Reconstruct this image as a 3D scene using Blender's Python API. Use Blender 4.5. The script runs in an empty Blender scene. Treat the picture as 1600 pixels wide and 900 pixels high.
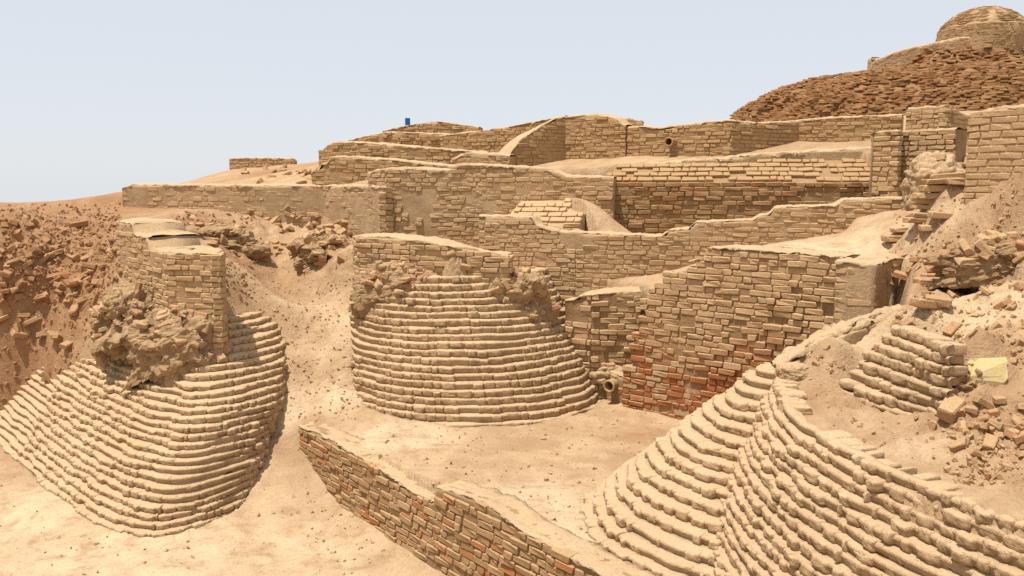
import bpy, math, random
import numpy as np

random.seed(7)
RNG = np.random.default_rng(7)
SC = bpy.context.scene
COL = SC.collection

# ------------------------------------------------------------------ camera
CAMZ, FPX, PITCH = 4.0, 1386.0, math.radians(6.6)
cam_d = bpy.data.cameras.new('camera'); cam = bpy.data.objects.new('camera', cam_d); COL.objects.link(cam)
cam_d.sensor_width = 36.0; cam_d.lens = 36.0 * FPX / 1600.0
cam_d.clip_start = 0.05; cam_d.clip_end = 4000
cam.location = (0, 0, CAMZ); cam.rotation_euler = (math.pi/2 - PITCH, 0, 0)
SC.camera = cam

# ------------------------------------------------------------------ sky, sun, exposure
SUN_DIR = np.array([-0.74, -0.46, 0.0]); SUN_DIR /= np.linalg.norm(SUN_DIR)
SUN_EL = math.radians(73)
sv = np.array([SUN_DIR[0]*math.cos(SUN_EL), SUN_DIR[1]*math.cos(SUN_EL), math.sin(SUN_EL)])
world = bpy.data.worlds.new('World'); SC.world = world; world.use_nodes = True
wn = world.node_tree.nodes; wl = world.node_tree.links
for n in list(wn): wn.remove(n)
wo = wn.new('ShaderNodeOutputWorld'); wb = wn.new('ShaderNodeBackground'); ws = wn.new('ShaderNodeTexSky')
ws.sky_type = 'NISHITA'; ws.sun_disc = False; ws.sun_elevation = SUN_EL
ws.sun_rotation = math.atan2(sv[0], sv[1])
ws.air_density = 1.0; ws.dust_density = 0.6; ws.ozone_density = 1.5; ws.altitude = 200
wb.inputs['Strength'].default_value = 0.105
wm_ = wn.new('ShaderNodeMix'); wm_.data_type = 'RGBA'; wm_.inputs[0].default_value = .86      # pale dusty-season sky
wm_.inputs[7].default_value = (6.2, 6.45, 6.85, 1)
wl.new(ws.outputs['Color'], wm_.inputs[6]); wl.new(wm_.outputs[2], wb.inputs['Color']); wl.new(wb.outputs['Background'], wo.inputs['Surface'])
sun_d = bpy.data.lights.new('sun', 'SUN'); sun = bpy.data.objects.new('sun', sun_d); COL.objects.link(sun)
sun_d.energy = 5.0; sun_d.angle = math.radians(0.8); sun_d.color = (1.0, 0.96, 0.89)
from mathutils import Vector, Matrix, Euler
sun.rotation_euler = Vector(-sv).to_track_quat('-Z', 'Y').to_euler(); sun.location = (-20, -10, 40)
SC.view_settings.view_transform = 'Standard'; SC.view_settings.look = 'None'
SC.cycles.use_denoising = False
SC.view_settings.exposure = 0.26; SC.view_settings.gamma = 1.0; SC.view_settings.use_curve_mapping = False

PI = math.pi
# ------------------------------------------------------------------ measuring helpers
cp, sp = math.cos(PITCH), math.sin(PITCH)
def ray(px, py):
    u = (px-800)/FPX; v = (450-py)/FPX
    return u, cp+v*sp, -sp+v*cp
def at(px, py, Y):
    a, b, c = ray(px, py); k = Y/b
    return (a*k, Y, CAMZ+c*k)
def gz(px, py, z):
    a, b, c = ray(px, py); k = (z-CAMZ)/c
    return (a*k, b*k, z)
def proj(P):
    P = np.asarray(P, float); x = P[..., 0]; y = P[..., 1]; z = P[..., 2]-CAMZ
    d = y*cp - z*sp; up = y*sp + z*cp
    d = np.where(d < .01, .01, d)
    return 800+FPX*x/d, 450-FPX*up/d, d

# ------------------------------------------------------------------ noise
def _hash(i, j, k, seed):
    n = (i*374761393 + j*668265263 + k*2147483647 + seed*974711) & 0xFFFFFFFF
    n = ((n ^ (n >> 13)) * 1274126177) & 0xFFFFFFFF
    n = ((n ^ (n >> 16)) * 2246822519) & 0xFFFFFFFF
    return ((n ^ (n >> 15)) & 0xFFFFFF) / float(0xFFFFFF)
def _vn1(x, y, z, seed):
    i, j, k = math.floor(x), math.floor(y), math.floor(z); fx, fy, fz = x-i, y-j, z-k
    fx = fx*fx*(3-2*fx); fy = fy*fy*(3-2*fy); fz = fz*fz*(3-2*fz); r = 0.0
    for a in (0, 1):
        for b in (0, 1):
            for c in (0, 1): r += (fx if a else 1-fx)*(fy if b else 1-fy)*(fz if c else 1-fz)*_hash(i+a, j+b, k+c, seed)
    return r*2-1
def vn(x, y, z=0.0, seed=0):
    if np.ndim(x) == 0 and np.ndim(y) == 0 and np.ndim(z) == 0: return _vn1(float(x), float(y), float(z), seed)
    x, y, z = np.broadcast_arrays(np.asarray(x, float), np.asarray(y, float), np.asarray(z, float))
    i = np.floor(x).astype(np.int64); j = np.floor(y).astype(np.int64); k = np.floor(z).astype(np.int64)
    fx, fy, fz = x-i, y-j, z-k
    fx = fx*fx*(3-2*fx); fy = fy*fy*(3-2*fy); fz = fz*fz*(3-2*fz)
    r = 0
    for a in (0, 1):
        for b in (0, 1):
            for c in (0, 1):
                w = (fx if a else 1-fx)*(fy if b else 1-fy)*(fz if c else 1-fz)
                r = r + w*_hash(i+a, j+b, k+c, seed)
    return r*2-1
def fbm(x, y, z=0.0, octv=4, seed=0, gain=.5):
    r = 0; a = 1; f = 1
    for o in range(octv):
        r = r + a*vn(x*f, y*f, z*f, seed+o*17); a *= gain; f *= 2.03
    return r
def sstep(x, a, b):
    t = np.clip((x-a)/(b-a), 0, 1); return t*t*(3-2*t)

# ------------------------------------------------------------------ object helpers
def mesh_np(name, verts, faces, smooth=True):
    """faces: (n,4) or (n,3) int array, or a list of mixed tuples"""
    me = bpy.data.meshes.new(name)
    verts = np.asarray(verts, np.float32)
    if isinstance(faces, np.ndarray):
        k = faces.shape[1]
        me.vertices.add(len(verts)); me.vertices.foreach_set('co', verts.ravel())
        me.loops.add(faces.size); me.loops.foreach_set('vertex_index', faces.astype(np.int32).ravel())
        me.polygons.add(len(faces)); me.polygons.foreach_set('loop_start', np.arange(0, faces.size, k, dtype=np.int32))
        me.update(calc_edges=True)
    else:
        me.from_pydata(verts.tolist(), [], faces); me.update()
    me.polygons.foreach_set('use_smooth', np.full(len(me.polygons), smooth))
    return me
def link(name, me, mat, parent=None, label=None, cat=None, group=None, kind=None):
    o = bpy.data.objects.new(name, me); COL.objects.link(o)
    if me is not None and mat is not None and len(me.materials) == 0: me.materials.append(mat)
    if parent is not None: o.parent = parent
    if label: o['label'] = label
    if cat: o['category'] = cat
    if group: o['group'] = group
    if kind: o['kind'] = kind
    return o
def thing(name, label, cat, group=None, loc=(0, 0, 0)):
    o = bpy.data.objects.new(name, None); COL.objects.link(o); o.location = loc; o.empty_display_size = .2
    o['label'] = label; o['category'] = cat; o['kind'] = 'thing'
    if group: o['group'] = group
    return o
def grid_faces(nu, nv, wrap_u=False):
    """vertex index = j*nu+i ; i along u"""
    i = np.arange(nu if wrap_u else nu-1); j = np.arange(nv-1)
    I, J = np.meshgrid(i, j); I2 = (I+1) % nu
    return np.stack([J*nu+I, J*nu+I2, (J+1)*nu+I2, (J+1)*nu+I], -1).reshape(-1, 4)

# ------------------------------------------------------------------ materials
WARM = (.95, .87, .765)
class NB:
    def __init__(s, name):
        s.m = bpy.data.materials.new(name); s.m.use_nodes = True
        s.n = s.m.node_tree.nodes; s.l = s.m.node_tree.links
        s.b = s.n['Principled BSDF']; s.b.inputs['Roughness'].default_value = .92
        s.b.inputs['Specular IOR Level'].default_value = .12
        s.geo = s.n.new('ShaderNodeNewGeometry'); s.tint = WARM
    def val(s, x): return x
    def set(s, sock, x):
        if hasattr(x, 'is_linked') or isinstance(x, bpy.types.NodeSocket): s.l.new(x, sock)
        else: sock.default_value = x
    def noise(s, scale, detail=5, rough=.6, vec=None, dist=0.0):
        t = s.n.new('ShaderNodeTexNoise'); t.inputs['Scale'].default_value = scale
        t.inputs['Detail'].default_value = detail; t.inputs['Roughness'].default_value = rough
        t.inputs['Distortion'].default_value = dist
        s.l.new(vec if vec is not None else s.geo.outputs['Position'], t.inputs['Vector']); return t.outputs['Fac']
    def ramp(s, f, a, b, lo=0.0, hi=1.0):
        t = s.n.new('ShaderNodeMapRange'); t.interpolation_type = 'SMOOTHSTEP'
        s.l.new(f, t.inputs[0]); t.inputs[1].default_value = a; t.inputs[2].default_value = b
        t.inputs[3].default_value = lo; t.inputs[4].default_value = hi; return t.outputs[0]
    def math(s, op, a, b=0.0):
        t = s.n.new('ShaderNodeMath'); t.operation = op; s.set(t.inputs[0], a); s.set(t.inputs[1], b); return t.outputs[0]
    def mix(s, f, a, b, blend='MIX'):
        t = s.n.new('ShaderNodeMix'); t.data_type = 'RGBA'; t.blend_type = blend
        s.set(t.inputs[0], f)
        for k, x in ((6, a), (7, b)):
            if isinstance(x, tuple): t.inputs[k].default_value = (*[c_*w_ for c_, w_ in zip(x, s.tint)], 1)
            else: s.l.new(x, t.inputs[k])
        return t.outputs[2]
    def rand(s):
        oi = s.n.new('ShaderNodeObjectInfo')
        return s.math('FRACT', s.math('ADD', oi.outputs['Random'], s.math('MULTIPLY', s.geo.outputs['Random Per Island'], 7.13)))
    def sep(s):
        t = s.n.new('ShaderNodeSeparateXYZ'); s.l.new(s.geo.outputs['Position'], t.inputs[0]); return t.outputs
    def nz(s):
        t = s.n.new('ShaderNodeSeparateXYZ'); s.l.new(s.geo.outputs['Normal'], t.inputs[0]); return t.outputs[2]
    def attr(s, name):
        t = s.n.new('ShaderNodeAttribute'); t.attribute_name = name; return t.outputs['Fac']
    def bump(s, parts, dist=.02, strength=1.0):
        h = None
        for f, w in parts:
            x = s.math('MULTIPLY', f, w); h = x if h is None else s.math('ADD', h, x)
        t = s.n.new('ShaderNodeBump'); t.inputs['Distance'].default_value = dist*1.25; t.inputs['Strength'].default_value = strength
        s.l.new(h, t.inputs['Height']); s.l.new(t.outputs['Normal'], s.b.inputs['Normal'])
    def out(s, col): s.l.new(col, s.b.inputs['Base Color']); return s.m

def mat_brick(name, a, b, c, dustc, dust=.5, cfrac=.2, stain=None, bumpd=.02, slurry=.3, tint=(.985, .875, .74)):
    """a,b: common brick tones, c: rarer redder tone, dust: mud wash over the bricks"""
    s = NB(name); s.tint = tint
    r = s.rand()
    r2 = s.math('FRACT', s.math('MULTIPLY', r, 13.7))
    col = s.mix(r, a, b)
    col = s.mix(s.ramp(r2, 1-cfrac-.08, 1-cfrac+.08), col, c)
    big = s.noise(1.1, 4, .6); mid = s.noise(7, 5, .65); fine = s.noise(38, 4, .7); grit = s.noise(140, 3, .6)
    if stain:
        zlo, zhi, sc = stain
        p = s.sep()
        zz = s.math('ADD', p[2], s.math('MULTIPLY', s.math('SUBTRACT', big, .5), 1.1))
        f = s.ramp(zz, zlo, zhi, 1.0, 0.0)
        f = s.math('MULTIPLY', f, s.ramp(s.math('ADD', s.math('MULTIPLY', mid, .6), s.math('MULTIPLY', r2, .5)), .30, .52))
        stain_f = f
    wash = s.math('MULTIPLY', s.ramp(s.math('ADD', s.math('MULTIPLY', big, .55), s.math('MULTIPLY', mid, .5)), .42-slurry*.3, .72-slurry*.3), dust)
    col = s.mix(wash, col, dustc)
    if stain: col = s.mix(s.math('MULTIPLY', stain_f, .9), col, sc)
    up = s.math('MULTIPLY', s.ramp(s.nz(), .25, .8), .7)
    col = s.mix(up, col, dustc)
    col = s.mix(s.ramp(fine, .35, .75, .0, .35), col, tuple(x*.62 for x in a))
    col = s.mix(s.ramp(grit, .55, .8, 0, .3), col, tuple(min(1, x*1.25) for x in dustc))
    s.bump([(mid, .5), (fine, .5), (grit, .22)], bumpd)
    return s.out(col)
def mat_mud(name, a, b, c, bumpd=.03, red=None, grain=1.0):
    s = NB(name)
    big = s.noise(.9, 5, .6); mid = s.noise(5.5, 6, .65); fine = s.noise(30, 5, .7); grit = s.noise(130, 3, .6)
    col = s.mix(s.ramp(big, .35, .65), a, b)
    col = s.mix(s.ramp(mid, .42, .7, 0, .7), col, c)
    if red: col = s.mix(s.ramp(s.noise(2.3, 5, .7), .55, .72, 0, .6), col, red)
    col = s.mix(s.math('MULTIPLY', s.ramp(s.nz(), .3, .9), .45), col, tuple(min(1, x*1.15) for x in b))
    col = s.mix(s.ramp(fine, .4, .75, 0, .35), col, tuple(x*.6 for x in a))
    col = s.mix(s.ramp(grit, .55, .8, 0, .25), col, tuple(min(1, x*1.3) for x in b))
    s.bump([(mid, .5), (fine, .5*grain), (grit, .25*grain)], bumpd)
    return s.out(col)

TAN = (.40, .285, .165); PALE = (.55, .42, .275); BUFF = (.46, .33, .20); BROWN = (.27, .175, .095); RED = (.34, .155, .07)
M = {}
M['mud'] = mat_mud('mud_plaster', (.41, .29, .175), (.53, .40, .26), (.36, .25, .15))
M['mud_far'] = mat_mud('mud_plaster_far', (.37, .25, .14), (.47, .34, .205), (.32, .21, .115))
M['bast'] = mat_mud('bastion_mud', (.48, .35, .22), (.58, .44, .29), (.42, .295, .175), .02, red=(.42, .28, .165), grain=1.5)
M['cap'] = mat_mud('mud_cap', (.46, .335, .21), (.55, .42, .275), (.38, .27, .16))
M['wall'] = mat_brick('weathered_brick', (.42, .30, .175), BUFF, (.39, .24, .13), (.50, .37, .23), .85, .10, slurry=.45)
M['wall_far'] = mat_brick('far_weathered_brick', (.38, .255, .135), (.43, .30, .165), (.36, .205, .10), (.46, .33, .195), .75, .12, slurry=.4)
M['wall_red'] = mat_brick('stained_brick', (.40, .275, .155), (.47, .335, .20), (.38, .19, .09), (.50, .37, .235), .75, .04, slurry=.4, stain=(1.5, 2.2, (.33, .10, .03)))
M['wall_fg'] = mat_brick('damp_brick', (.31, .20, .11), (.42, .29, .165), (.40, .165, .06), (.46, .335, .205), .55, .16, slurry=.1)
M['wall_brown'] = mat_brick('brown_brick', (.30, .19, .095), (.38, .25, .13), (.34, .16, .07), (.43, .31, .18), .4, .2, slurry=.05)
M['mound'] = mat_brick('red_mound_brick', (.28, .155, .075), (.37, .225, .115), (.33, .14, .06), (.42, .29, .165), .6, .22, slurry=.12)
M['loose'] = mat_brick('loose_brick', (.34, .21, .115), (.44, .30, .175), (.38, .18, .085), (.47, .33, .20), .45, .25)
M['redloose'] = mat_brick('red_rubble_brick', (.29, .17, .092), (.40, .255, .15), (.34, .15, .072), (.43, .28, .165), .5, .25)
M['stone'] = mat_brick('rubble_stone', (.38, .255, .145), (.46, .325, .195), (.38, .19, .10), (.50, .37, .235), .45, .2)
M['crust'] = mat_mud('rubble_earth', (.36, .235, .13), (.46, .325, .195), (.30, .185, .10), .05, red=(.36, .17, .085))
M['crustp'] = mat_mud('pale_rubble_earth', (.40, .275, .16), (.50, .365, .225), (.34, .22, .125), .05, red=(.38, .20, .105))
M['mound_earth'] = mat_mud('mound_earth', (.26, .15, .075), (.34, .21, .11), (.22, .12, .06), .05)
M['core'] = mat_mud('joint_mud', (.30, .205, .115), (.38, .265, .155), (.26, .17, .09))

# ground: soil mask carried by the sheet itself
def ground_mat():
    s = NB('dry_earth')
    red = s.attr('red_soil'); pale = s.attr('pale_dust'); rub = s.attr('rubble')
    big = s.noise(.55, 5, .6); mid = s.noise(2.6, 6, .65, dist=.4); m2 = s.noise(9, 5, .65); fine = s.noise(34, 5, .7); grit = s.noise(110, 3, .65)
    col = s.mix(s.ramp(mid, .35, .68), (.40, .275, .165), (.50, .37, .235))
    col = s.mix(s.ramp(big, .45, .66, 0, .65), col, (.345, .235, .14))
    col = s.mix(s.ramp(s.noise(1.4, 6, .7, dist=.8), .48, .62, 0, .45), col, (.56, .43, .29))
    col = s.mix(s.math('MULTIPLY', pale, s.ramp(s.math('ADD', s.math('MULTIPLY', mid, .6), s.math('MULTIPLY', m2, .4)), .33, .6)), col, (.62, .50, .35))
    rf = s.math('MULTIPLY', red, s.ramp(m2, .2, .6, .6, 1.0))
    col = s.mix(rf, col, s.mix(mid, (.28, .145, .075), (.38, .235, .135)))
    col = s.mix(s.ramp(m2, .5, .75, 0, .3), col, (.36, .25, .155))
    col = s.mix(s.ramp(fine, .45, .75, 0, .35), col, (.25, .16, .09))
    col = s.mix(s.ramp(grit, .55, .8, 0, .35), col, (.60, .47, .33))
    s.bump([(mid, .5), (m2, .6), (fine, .42), (grit, .16)], .036)
    return s.out(col)
M['ground'] = ground_mat()

# ------------------------------------------------------------------ terrain
class RBF:
    def __init__(s, pts, c=.35):
        P = np.array(pts, float); s.P = P; s.c = c; n = len(P)
        A = np.sqrt(((P[:, None, :2]-P[None, :, :2])**2).sum(-1)+c*c)
        B = np.zeros((n+1, n+1)); B[:n, :n] = A; B[:n, n] = 1; B[n, :n] = 1
        s.w = np.linalg.solve(B, np.append(P[:, 2], 0)); s.lo, s.hi = P[:, 2].min()-.15, P[:, 2].max()+.15
    def __call__(s, x, y):
        r = np.full(np.shape(x), s.w[-1])
        for (px, py, _), w in zip(s.P, s.w[:-1]):
            r = r + w*np.sqrt((x-px)**2+(y-py)**2+s.c**2)
        return np.clip(r, s.lo, s.hi)
def poly_sd(x, y, poly):
    """signed distance, positive inside"""
    P = np.array(poly, float); ins = np.zeros(np.shape(x), bool); d = np.full(np.shape(x), 1e9)
    for a, b in zip(P, np.roll(P, -1, 0)):
        e = b-a; t = np.clip(((x-a[0])*e[0]+(y-a[1])*e[1])/(e@e), 0, 1)
        d = np.minimum(d, (x-a[0]-t*e[0])**2+(y-a[1]-t*e[1])**2)
        c = (a[1] > y) != (b[1] > y)
        with np.errstate(divide='ignore', invalid='ignore'):
            ins ^= c & (x < (b[0]-a[0])*(y-a[1])/(b[1]-a[1]+1e-12)+a[0])
    return np.where(ins, 1, -1)*np.sqrt(d)

FA = np.array(gz(468, 668, .82)[:2]); FB = np.array(gz(945, 905, .85)[:2]); FDIR = (FB-FA)/np.linalg.norm(FB-FA)
FC = FB + FDIR*4.0
STREET = RBF([gz(-150, 900, 0), gz(100, 895, 0), gz(300, 890, 0), gz(600, 895, 0), gz(150, 838, 0), gz(400, 810, .03), gz(20, 700, .05), gz(-60, 690, .1),
    gz(500, 790, .1), gz(-100, 800, 0), (0, 4, 0), (-8, 5, 0), (-3, 2, 0), (2, 3, 0),
    (-8.36, 14.34, .34), (-7.58, 13.94, .86), (-6.9, 13.6, 1.3), (-6.32, 13.29, 1.68), at(60, 545, 14.5), at(0, 590, 14.7), at(-60, 560, 14.9), at(130, 500, 13.9), (-9.5, 14.6, .25), (-11, 14.8, .3),
    at(100, 470, 14.4), at(0, 470, 14.6), at(100, 400, 15.2), at(0, 400, 15.4), at(60, 350, 16.6), at(150, 350, 16.2), at(-80, 350, 17), at(60, 322, 20), at(0, 318, 23), at(150, 318, 19.5), at(-150, 316, 23),
    at(180, 440, 13.4), (-4.2, 13.2, 2.5), (-4.4, 11.6, 1.4), (-2.75, 13.0, 1.8), (-3.3, 13.5, 2.2), (-3.9, 13.9, 2.45), at(280, 350, 15.2), at(340, 345, 16), at(360, 390, 14.8),
    at(250, 327, 18), at(430, 352, 17.2), at(560, 384, 16), at(190, 322, 18.6),
    at(430, 400, 16), at(400, 430, 14.6), at(450, 480, 14.2), at(385, 480, 13.2), at(525, 470, 13.9), (-2.45, 13.3, 1.95), (-2.3, 12.8, 1.55), (-2.1, 12.4, 1.15), (-2.5, 13.9, 2.35), at(540, 400, 14.6), at(510, 360, 16),
    at(500, 560, 12.8), at(545, 600, 12.5), at(480, 600, 12.6), at(490, 648, 12.0), at(435, 690, 11.9), at(468, 705, 11.5), at(440, 760, 10.9), at(470, 540, 13.1),
    gz(560, 855, 0.02), gz(640, 893, 0), (-7.5, 12.3, .0), (-6.8, 11.4, 0), (-6.0, 10.6, 0), (-5.3, 9.8, 0), (-8.4, 12.9, .05)])
COURT = RBF([(-2.5, 12.3, 1.15), (-2.2, 12.1, 1.0), gz(500, 662, .86), gz(560, 650, .92), at(545, 600, 12.5), at(500, 560, 12.8), gz(620, 690, .88), gz(700, 690, .86), gz(800, 740, .84), gz(850, 800, .84), gz(930, 870, .85),
    gz(1000, 700, .84), gz(970, 640, .87), gz(1060, 672, .82), gz(740, 662, .88), gz(900, 612, .9), (2.5, 7, .7), (3.2, 10.2, .9), (0.8, 5, .8), (2, 4, .8), (0, 14, 1.2), (2, 12.6, 1.0)], .2)
RIGHT = RBF([gz(1400, 680, 2.18), gz(1300, 620, 2.15), gz(1230, 585, 2.2), gz(1550, 610, 2.45), gz(1600, 700, 2.28), gz(1500, 660, 2.24), gz(1600, 790, 2.1), at(1500, 480, 8), at(1590, 500, 7.4),
    at(1300, 530, 8.15), at(1400, 485, 8.6), at(1500, 540, 7.3), at(1430, 500, 7.9), at(1560, 410, 9), at(1450, 440, 9.2), at(1500, 345, 9.8), at(1595, 310, 9), at(1590, 272, 9.6), at(1430, 395, 10.2),
    at(1530, 290, 10.2), at(1445, 330, 11.6), at(1420, 370, 10.9), at(1330, 388, 11.2), (6.5, 6, 3.0), (8, 8, 4.1), (9, 11, 4.4), (5, 3.5, 2.3), (4.2, 5, 2.25), (7, 3, 2.8), gz(1505, 655, 2.26), gz(1505, 600, 2.48), gz(1495, 548, 2.70), gz(1440, 640, 2.2), gz(1450, 580, 2.4), gz(1370, 580, 2.3), at(1481, 285, 10.3), at(1444, 322, 10.7), at(1405, 372, 11.1), (2.9, 5, 2.2), (2.7, 6.2, 2.18), (2.75, 7, 2.18), gz(1380, 640, 2.23), gz(1450, 668, 2.25), gz(1330, 618, 2.22), (2.25, 6.5, 2.16), (2.45, 5.2, 2.16), (2.3, 7.5, 2.16)], .25)
MIDDLE = RBF([at(880, 312, 14.75), at(925, 318, 14.7), at(958, 342, 14.5), at(990, 368, 14.3), at(890, 345, 14.1), at(940, 365, 13.9), (-2.0, 15, 2.9), (0, 14.4, 2.6), (1.2, 13.2, 2.3), (2.2, 12.6, 2.5), (3, 12, 3.1), (4.2, 11.5, 3.2), (2, 14.6, 3.1), (5, 13.6, 3.2), (3.4, 14.2, 3.1), (5.4, 12.4, 3.5), (-.5, 13.6, 2.6)], .3)
BACK = RBF([at(430, 268, 22), at(300, 288, 21), at(220, 297, 20), at(480, 258, 22), at(150, 314, 22), at(60, 317, 23), at(-150, 317, 24), at(350, 268, 26), at(250, 300, 26), (-8, 19.2, 3.85), (-4, 17.8, 3.9),
    (-2, 16.6, 4.2), (1, 16, 4.3), (4, 15.6, 4.5), (6, 14.4, 4.5), (-3, 19, 4.5), (0, 19, 4.5), (3, 18.5, 4.9), (-3, 21.5, 4.9), (1, 24, 5.2), (6, 18, 5.0), (9, 17, 5.0), (8, 24, 5.6), (14, 30, 6.4), (0, 30, 5.2), (-8, 36, 3.4), (-16, 30, 2.9), (-30, 30, 1.6), (-24, 24, 2.8),
    (-20, 60, -3), (10, 80, -1), (-80, 60, -6), (-200, 200, -8), (0, 200, -8), (200, 200, -6), (100, 60, 2), (-60, 20, 0), (-120, 0, -4), (30, 40, 6), (10, 13, 4.6), (20, 14, 5)], .5)
P_BACK = [(-80, 24), (-14, 20.2), (-8.4, 18.8), (-3.7, 17.2), (-2.2, 15.75), (1.5, 15.85), (5.6, 15.35), (6.3, 13.6), (7, 11.6), (60, 8), (400, 400), (-400, 400), (-400, 60)]
P_MID = [(-2.35, 15.2), (-2.0, 13.6), (-.6, 13.3), (1.0, 13.5), (1.9, 13.1), (2.6, 11.95), (4.35, 9.95), (4.9, 12.2), (7.2, 11.9), (6.5, 15.8), (1.6, 16.3), (-2.3, 16)]
P_RIGHT = [(2.4, 8.3), (3.0, 8.3), (3.8, 8.75), (4.35, 9.75), (4.6, 12), (5.0, 13.2), (6.2, 13.4), (12, 12.5), (60, 9), (60, -5), (4.4, -5), (3.2, 3.5), (2.62, 4.5), (2.37, 5.1), (2.13, 6.1), (2.12, 7.2)]

def height(x, y):
    zs = STREET(x, y); zc = COURT(x, y)
    # bank of soil lying against the right side of the left bastion
    bank = np.interp(y, [10.0, 10.4, 10.8, 11.2, 11.6, 12.0, 12.5, 13.0, 13.5], [.0, .06, .22, .44, .68, .94, 1.34, 1.74, 2.1])
    wk = sstep(x, -4.4, -3.7)*(1-sstep(x, -2.5, -1.9))*sstep(y, 10.0, 10.5)*(1-sstep(y, 12.7, 13.5)); zs = zs*(1-wk)+bank*wk
    # across the line of the retaining wall; soft only above its upper end
    nx, ny = -FDIR[1], FDIR[0]
    side = (x-FA[0])*nx+(y-FA[1])*ny; along = (x-FA[0])*FDIR[0]+(y-FA[1])*FDIR[1]
    wdt = np.where(along < .1, np.clip(.1-along, .02, 1.0)*.9, .05)
    wc = sstep(side-.12, -wdt, wdt)
    wc = wc*sstep(along, -1.1, -.05)
    z = zs*(1-wc)+zc*wc
    wm = sstep(poly_sd(x, y, P_MID), -.06, .06); z = z*(1-wm)+MIDDLE(x, y)*wm
    wr = sstep(poly_sd(x, y, P_RIGHT), -.1, .1); z = z*(1-wr)+RIGHT(x, y)*wr
    wb_ = sstep(poly_sd(x, y, P_BACK), -.08, .08)
    zs_far = 3.55-.06*np.maximum(0, -x-13)-.12*np.maximum(0, y-23); z = np.where((x < -9) & (y > 17), np.minimum(z, zs_far), z); z = z*(1-wb_)+BACK(x, y)*wb_
    return z
def gauss(x, y, pts):
    r = np.zeros(np.shape(x))
    for (cx, cy, rad, w) in pts: r = np.maximum(r, w*np.exp(-((x-cx)**2+(y-cy)**2)/rad**2))
    return r
def spots(lst): return [(at(px, py, Y)[0], Y, r, w) for px, py, Y, r, w in lst]
RUB = spots([(60, 400, 15.3, 1.3, 1), (-40, 410, 15.4, 1.5, 1), (150, 410, 14.8, .9, 1), (120, 440, 14.4, .8, 1), (240, 500, 12, .8, .9), (300, 530, 11.6, .8, 1), (190, 470, 12.8, .8, .9), (320, 355, 15.4, .9, 1),
    (400, 345, 17, .7, .6), (510, 370, 15.6, .7, .9), (530, 400, 14.4, .4, .8), (1560, 640, 6.2, .8, .8), (1500, 430, 8.8, .9, .6), (1580, 400, 8.8, 1.0, .9), (1520, 590, 6.8, .7, .7), (1300, 590, 7.3, .4, .4), (1450, 360, 11, .6, .6)])
REDS = spots([(60, 340, 18, 3.0, 1), (-60, 330, 20, 4, 1), (60, 450, 14.8, 2.0, 1), (40, 560, 14.2, 1.3, 1), (20, 610, 14.0, .9, 1), (130, 470, 14.3, 1.0, .8), (290, 540, 11.6, .6, .6), (380, 410, 15, .9, .7), (330, 360, 15.4, 1.0, .8),
    (430, 275, 22, 1.6, .7), (1540, 620, 6.5, .9, .4), (1500, 420, 9, .8, .4), (1560, 330, 9.4, .8, .35), (1030, 690, 11, .6, .5), (460, 420, 15.3, .7, .4), (-150, 320, 24, 6, 1), (1290, 590, 7.4, .4, .6)])
PALES = spots([(620, 700, 10.8, .75, 1), (820, 780, 8.6, .7, 1), (880, 830, 7.8, .7, 1), (530, 620, 12.2, .5, .8), (450, 660, 12, .5, .6), (60, 800, 10.5, 1.2, .9), (200, 880, 9.2, 1.6, .9), (480, 850, 9.5, 1.2, .6), (1250, 385, 11.3, 1.2, 1), (1480, 340, 10.4, .7, .9), (1540, 480, 8, .8, .8), (1430, 690, 6.2, .5, .6), (540, 520, 13.3, .6, .6), (1350, 500, 8.4, .5, .5)])

def stretched(lo, hi, step, far_lo, far_hi, g=1.14):
    c = list(np.arange(lo, hi+1e-6, step)); s = step; x = hi; up = []
    while x < far_hi: s *= g; x += s; up.append(x)
    s = step; x = lo; dn = []
    while x > far_lo: s *= g; x -= s; dn.append(x)
    return np.array(dn[::-1]+c+up)
GX = stretched(-9.6, 6.6, .042, -300, 300); GY = stretched(5.0, 18.5, .042, -30, 320)
XX, YY = np.meshgrid(GX, GY)
ZZ = height(XX, YY)
rub = gauss(XX, YY, RUB); redm = np.clip(gauss(XX, YY, REDS)*1.3*(1+.35*fbm(XX*1.3, YY*1.3, 0, 3, 5)), 0, 1); palem = np.clip(gauss(XX, YY, PALES)*1.4, 0, 1)
near = sstep(-np.maximum(np.abs(XX)-9, 0), -30, 0)
ZZ = ZZ + .05*fbm(XX*.9, YY*.9, 0, 3, 1)*(.6+rub) + .022*fbm(XX*4, YY*4, 0, 4, 2)*(.45+2.2*rub) - .012*np.maximum(0, fbm(XX*3.1+7, YY*3.1, 0, 3, 23)-.3)
rid = 1-np.abs(fbm(XX*3.1, YY*3.1, ZZ*3, 4, 9)); ZZ = ZZ + rub*.24*(rid-.65) + rub*.12*fbm(XX*6, YY*6, ZZ*6, 3, 11)
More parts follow.
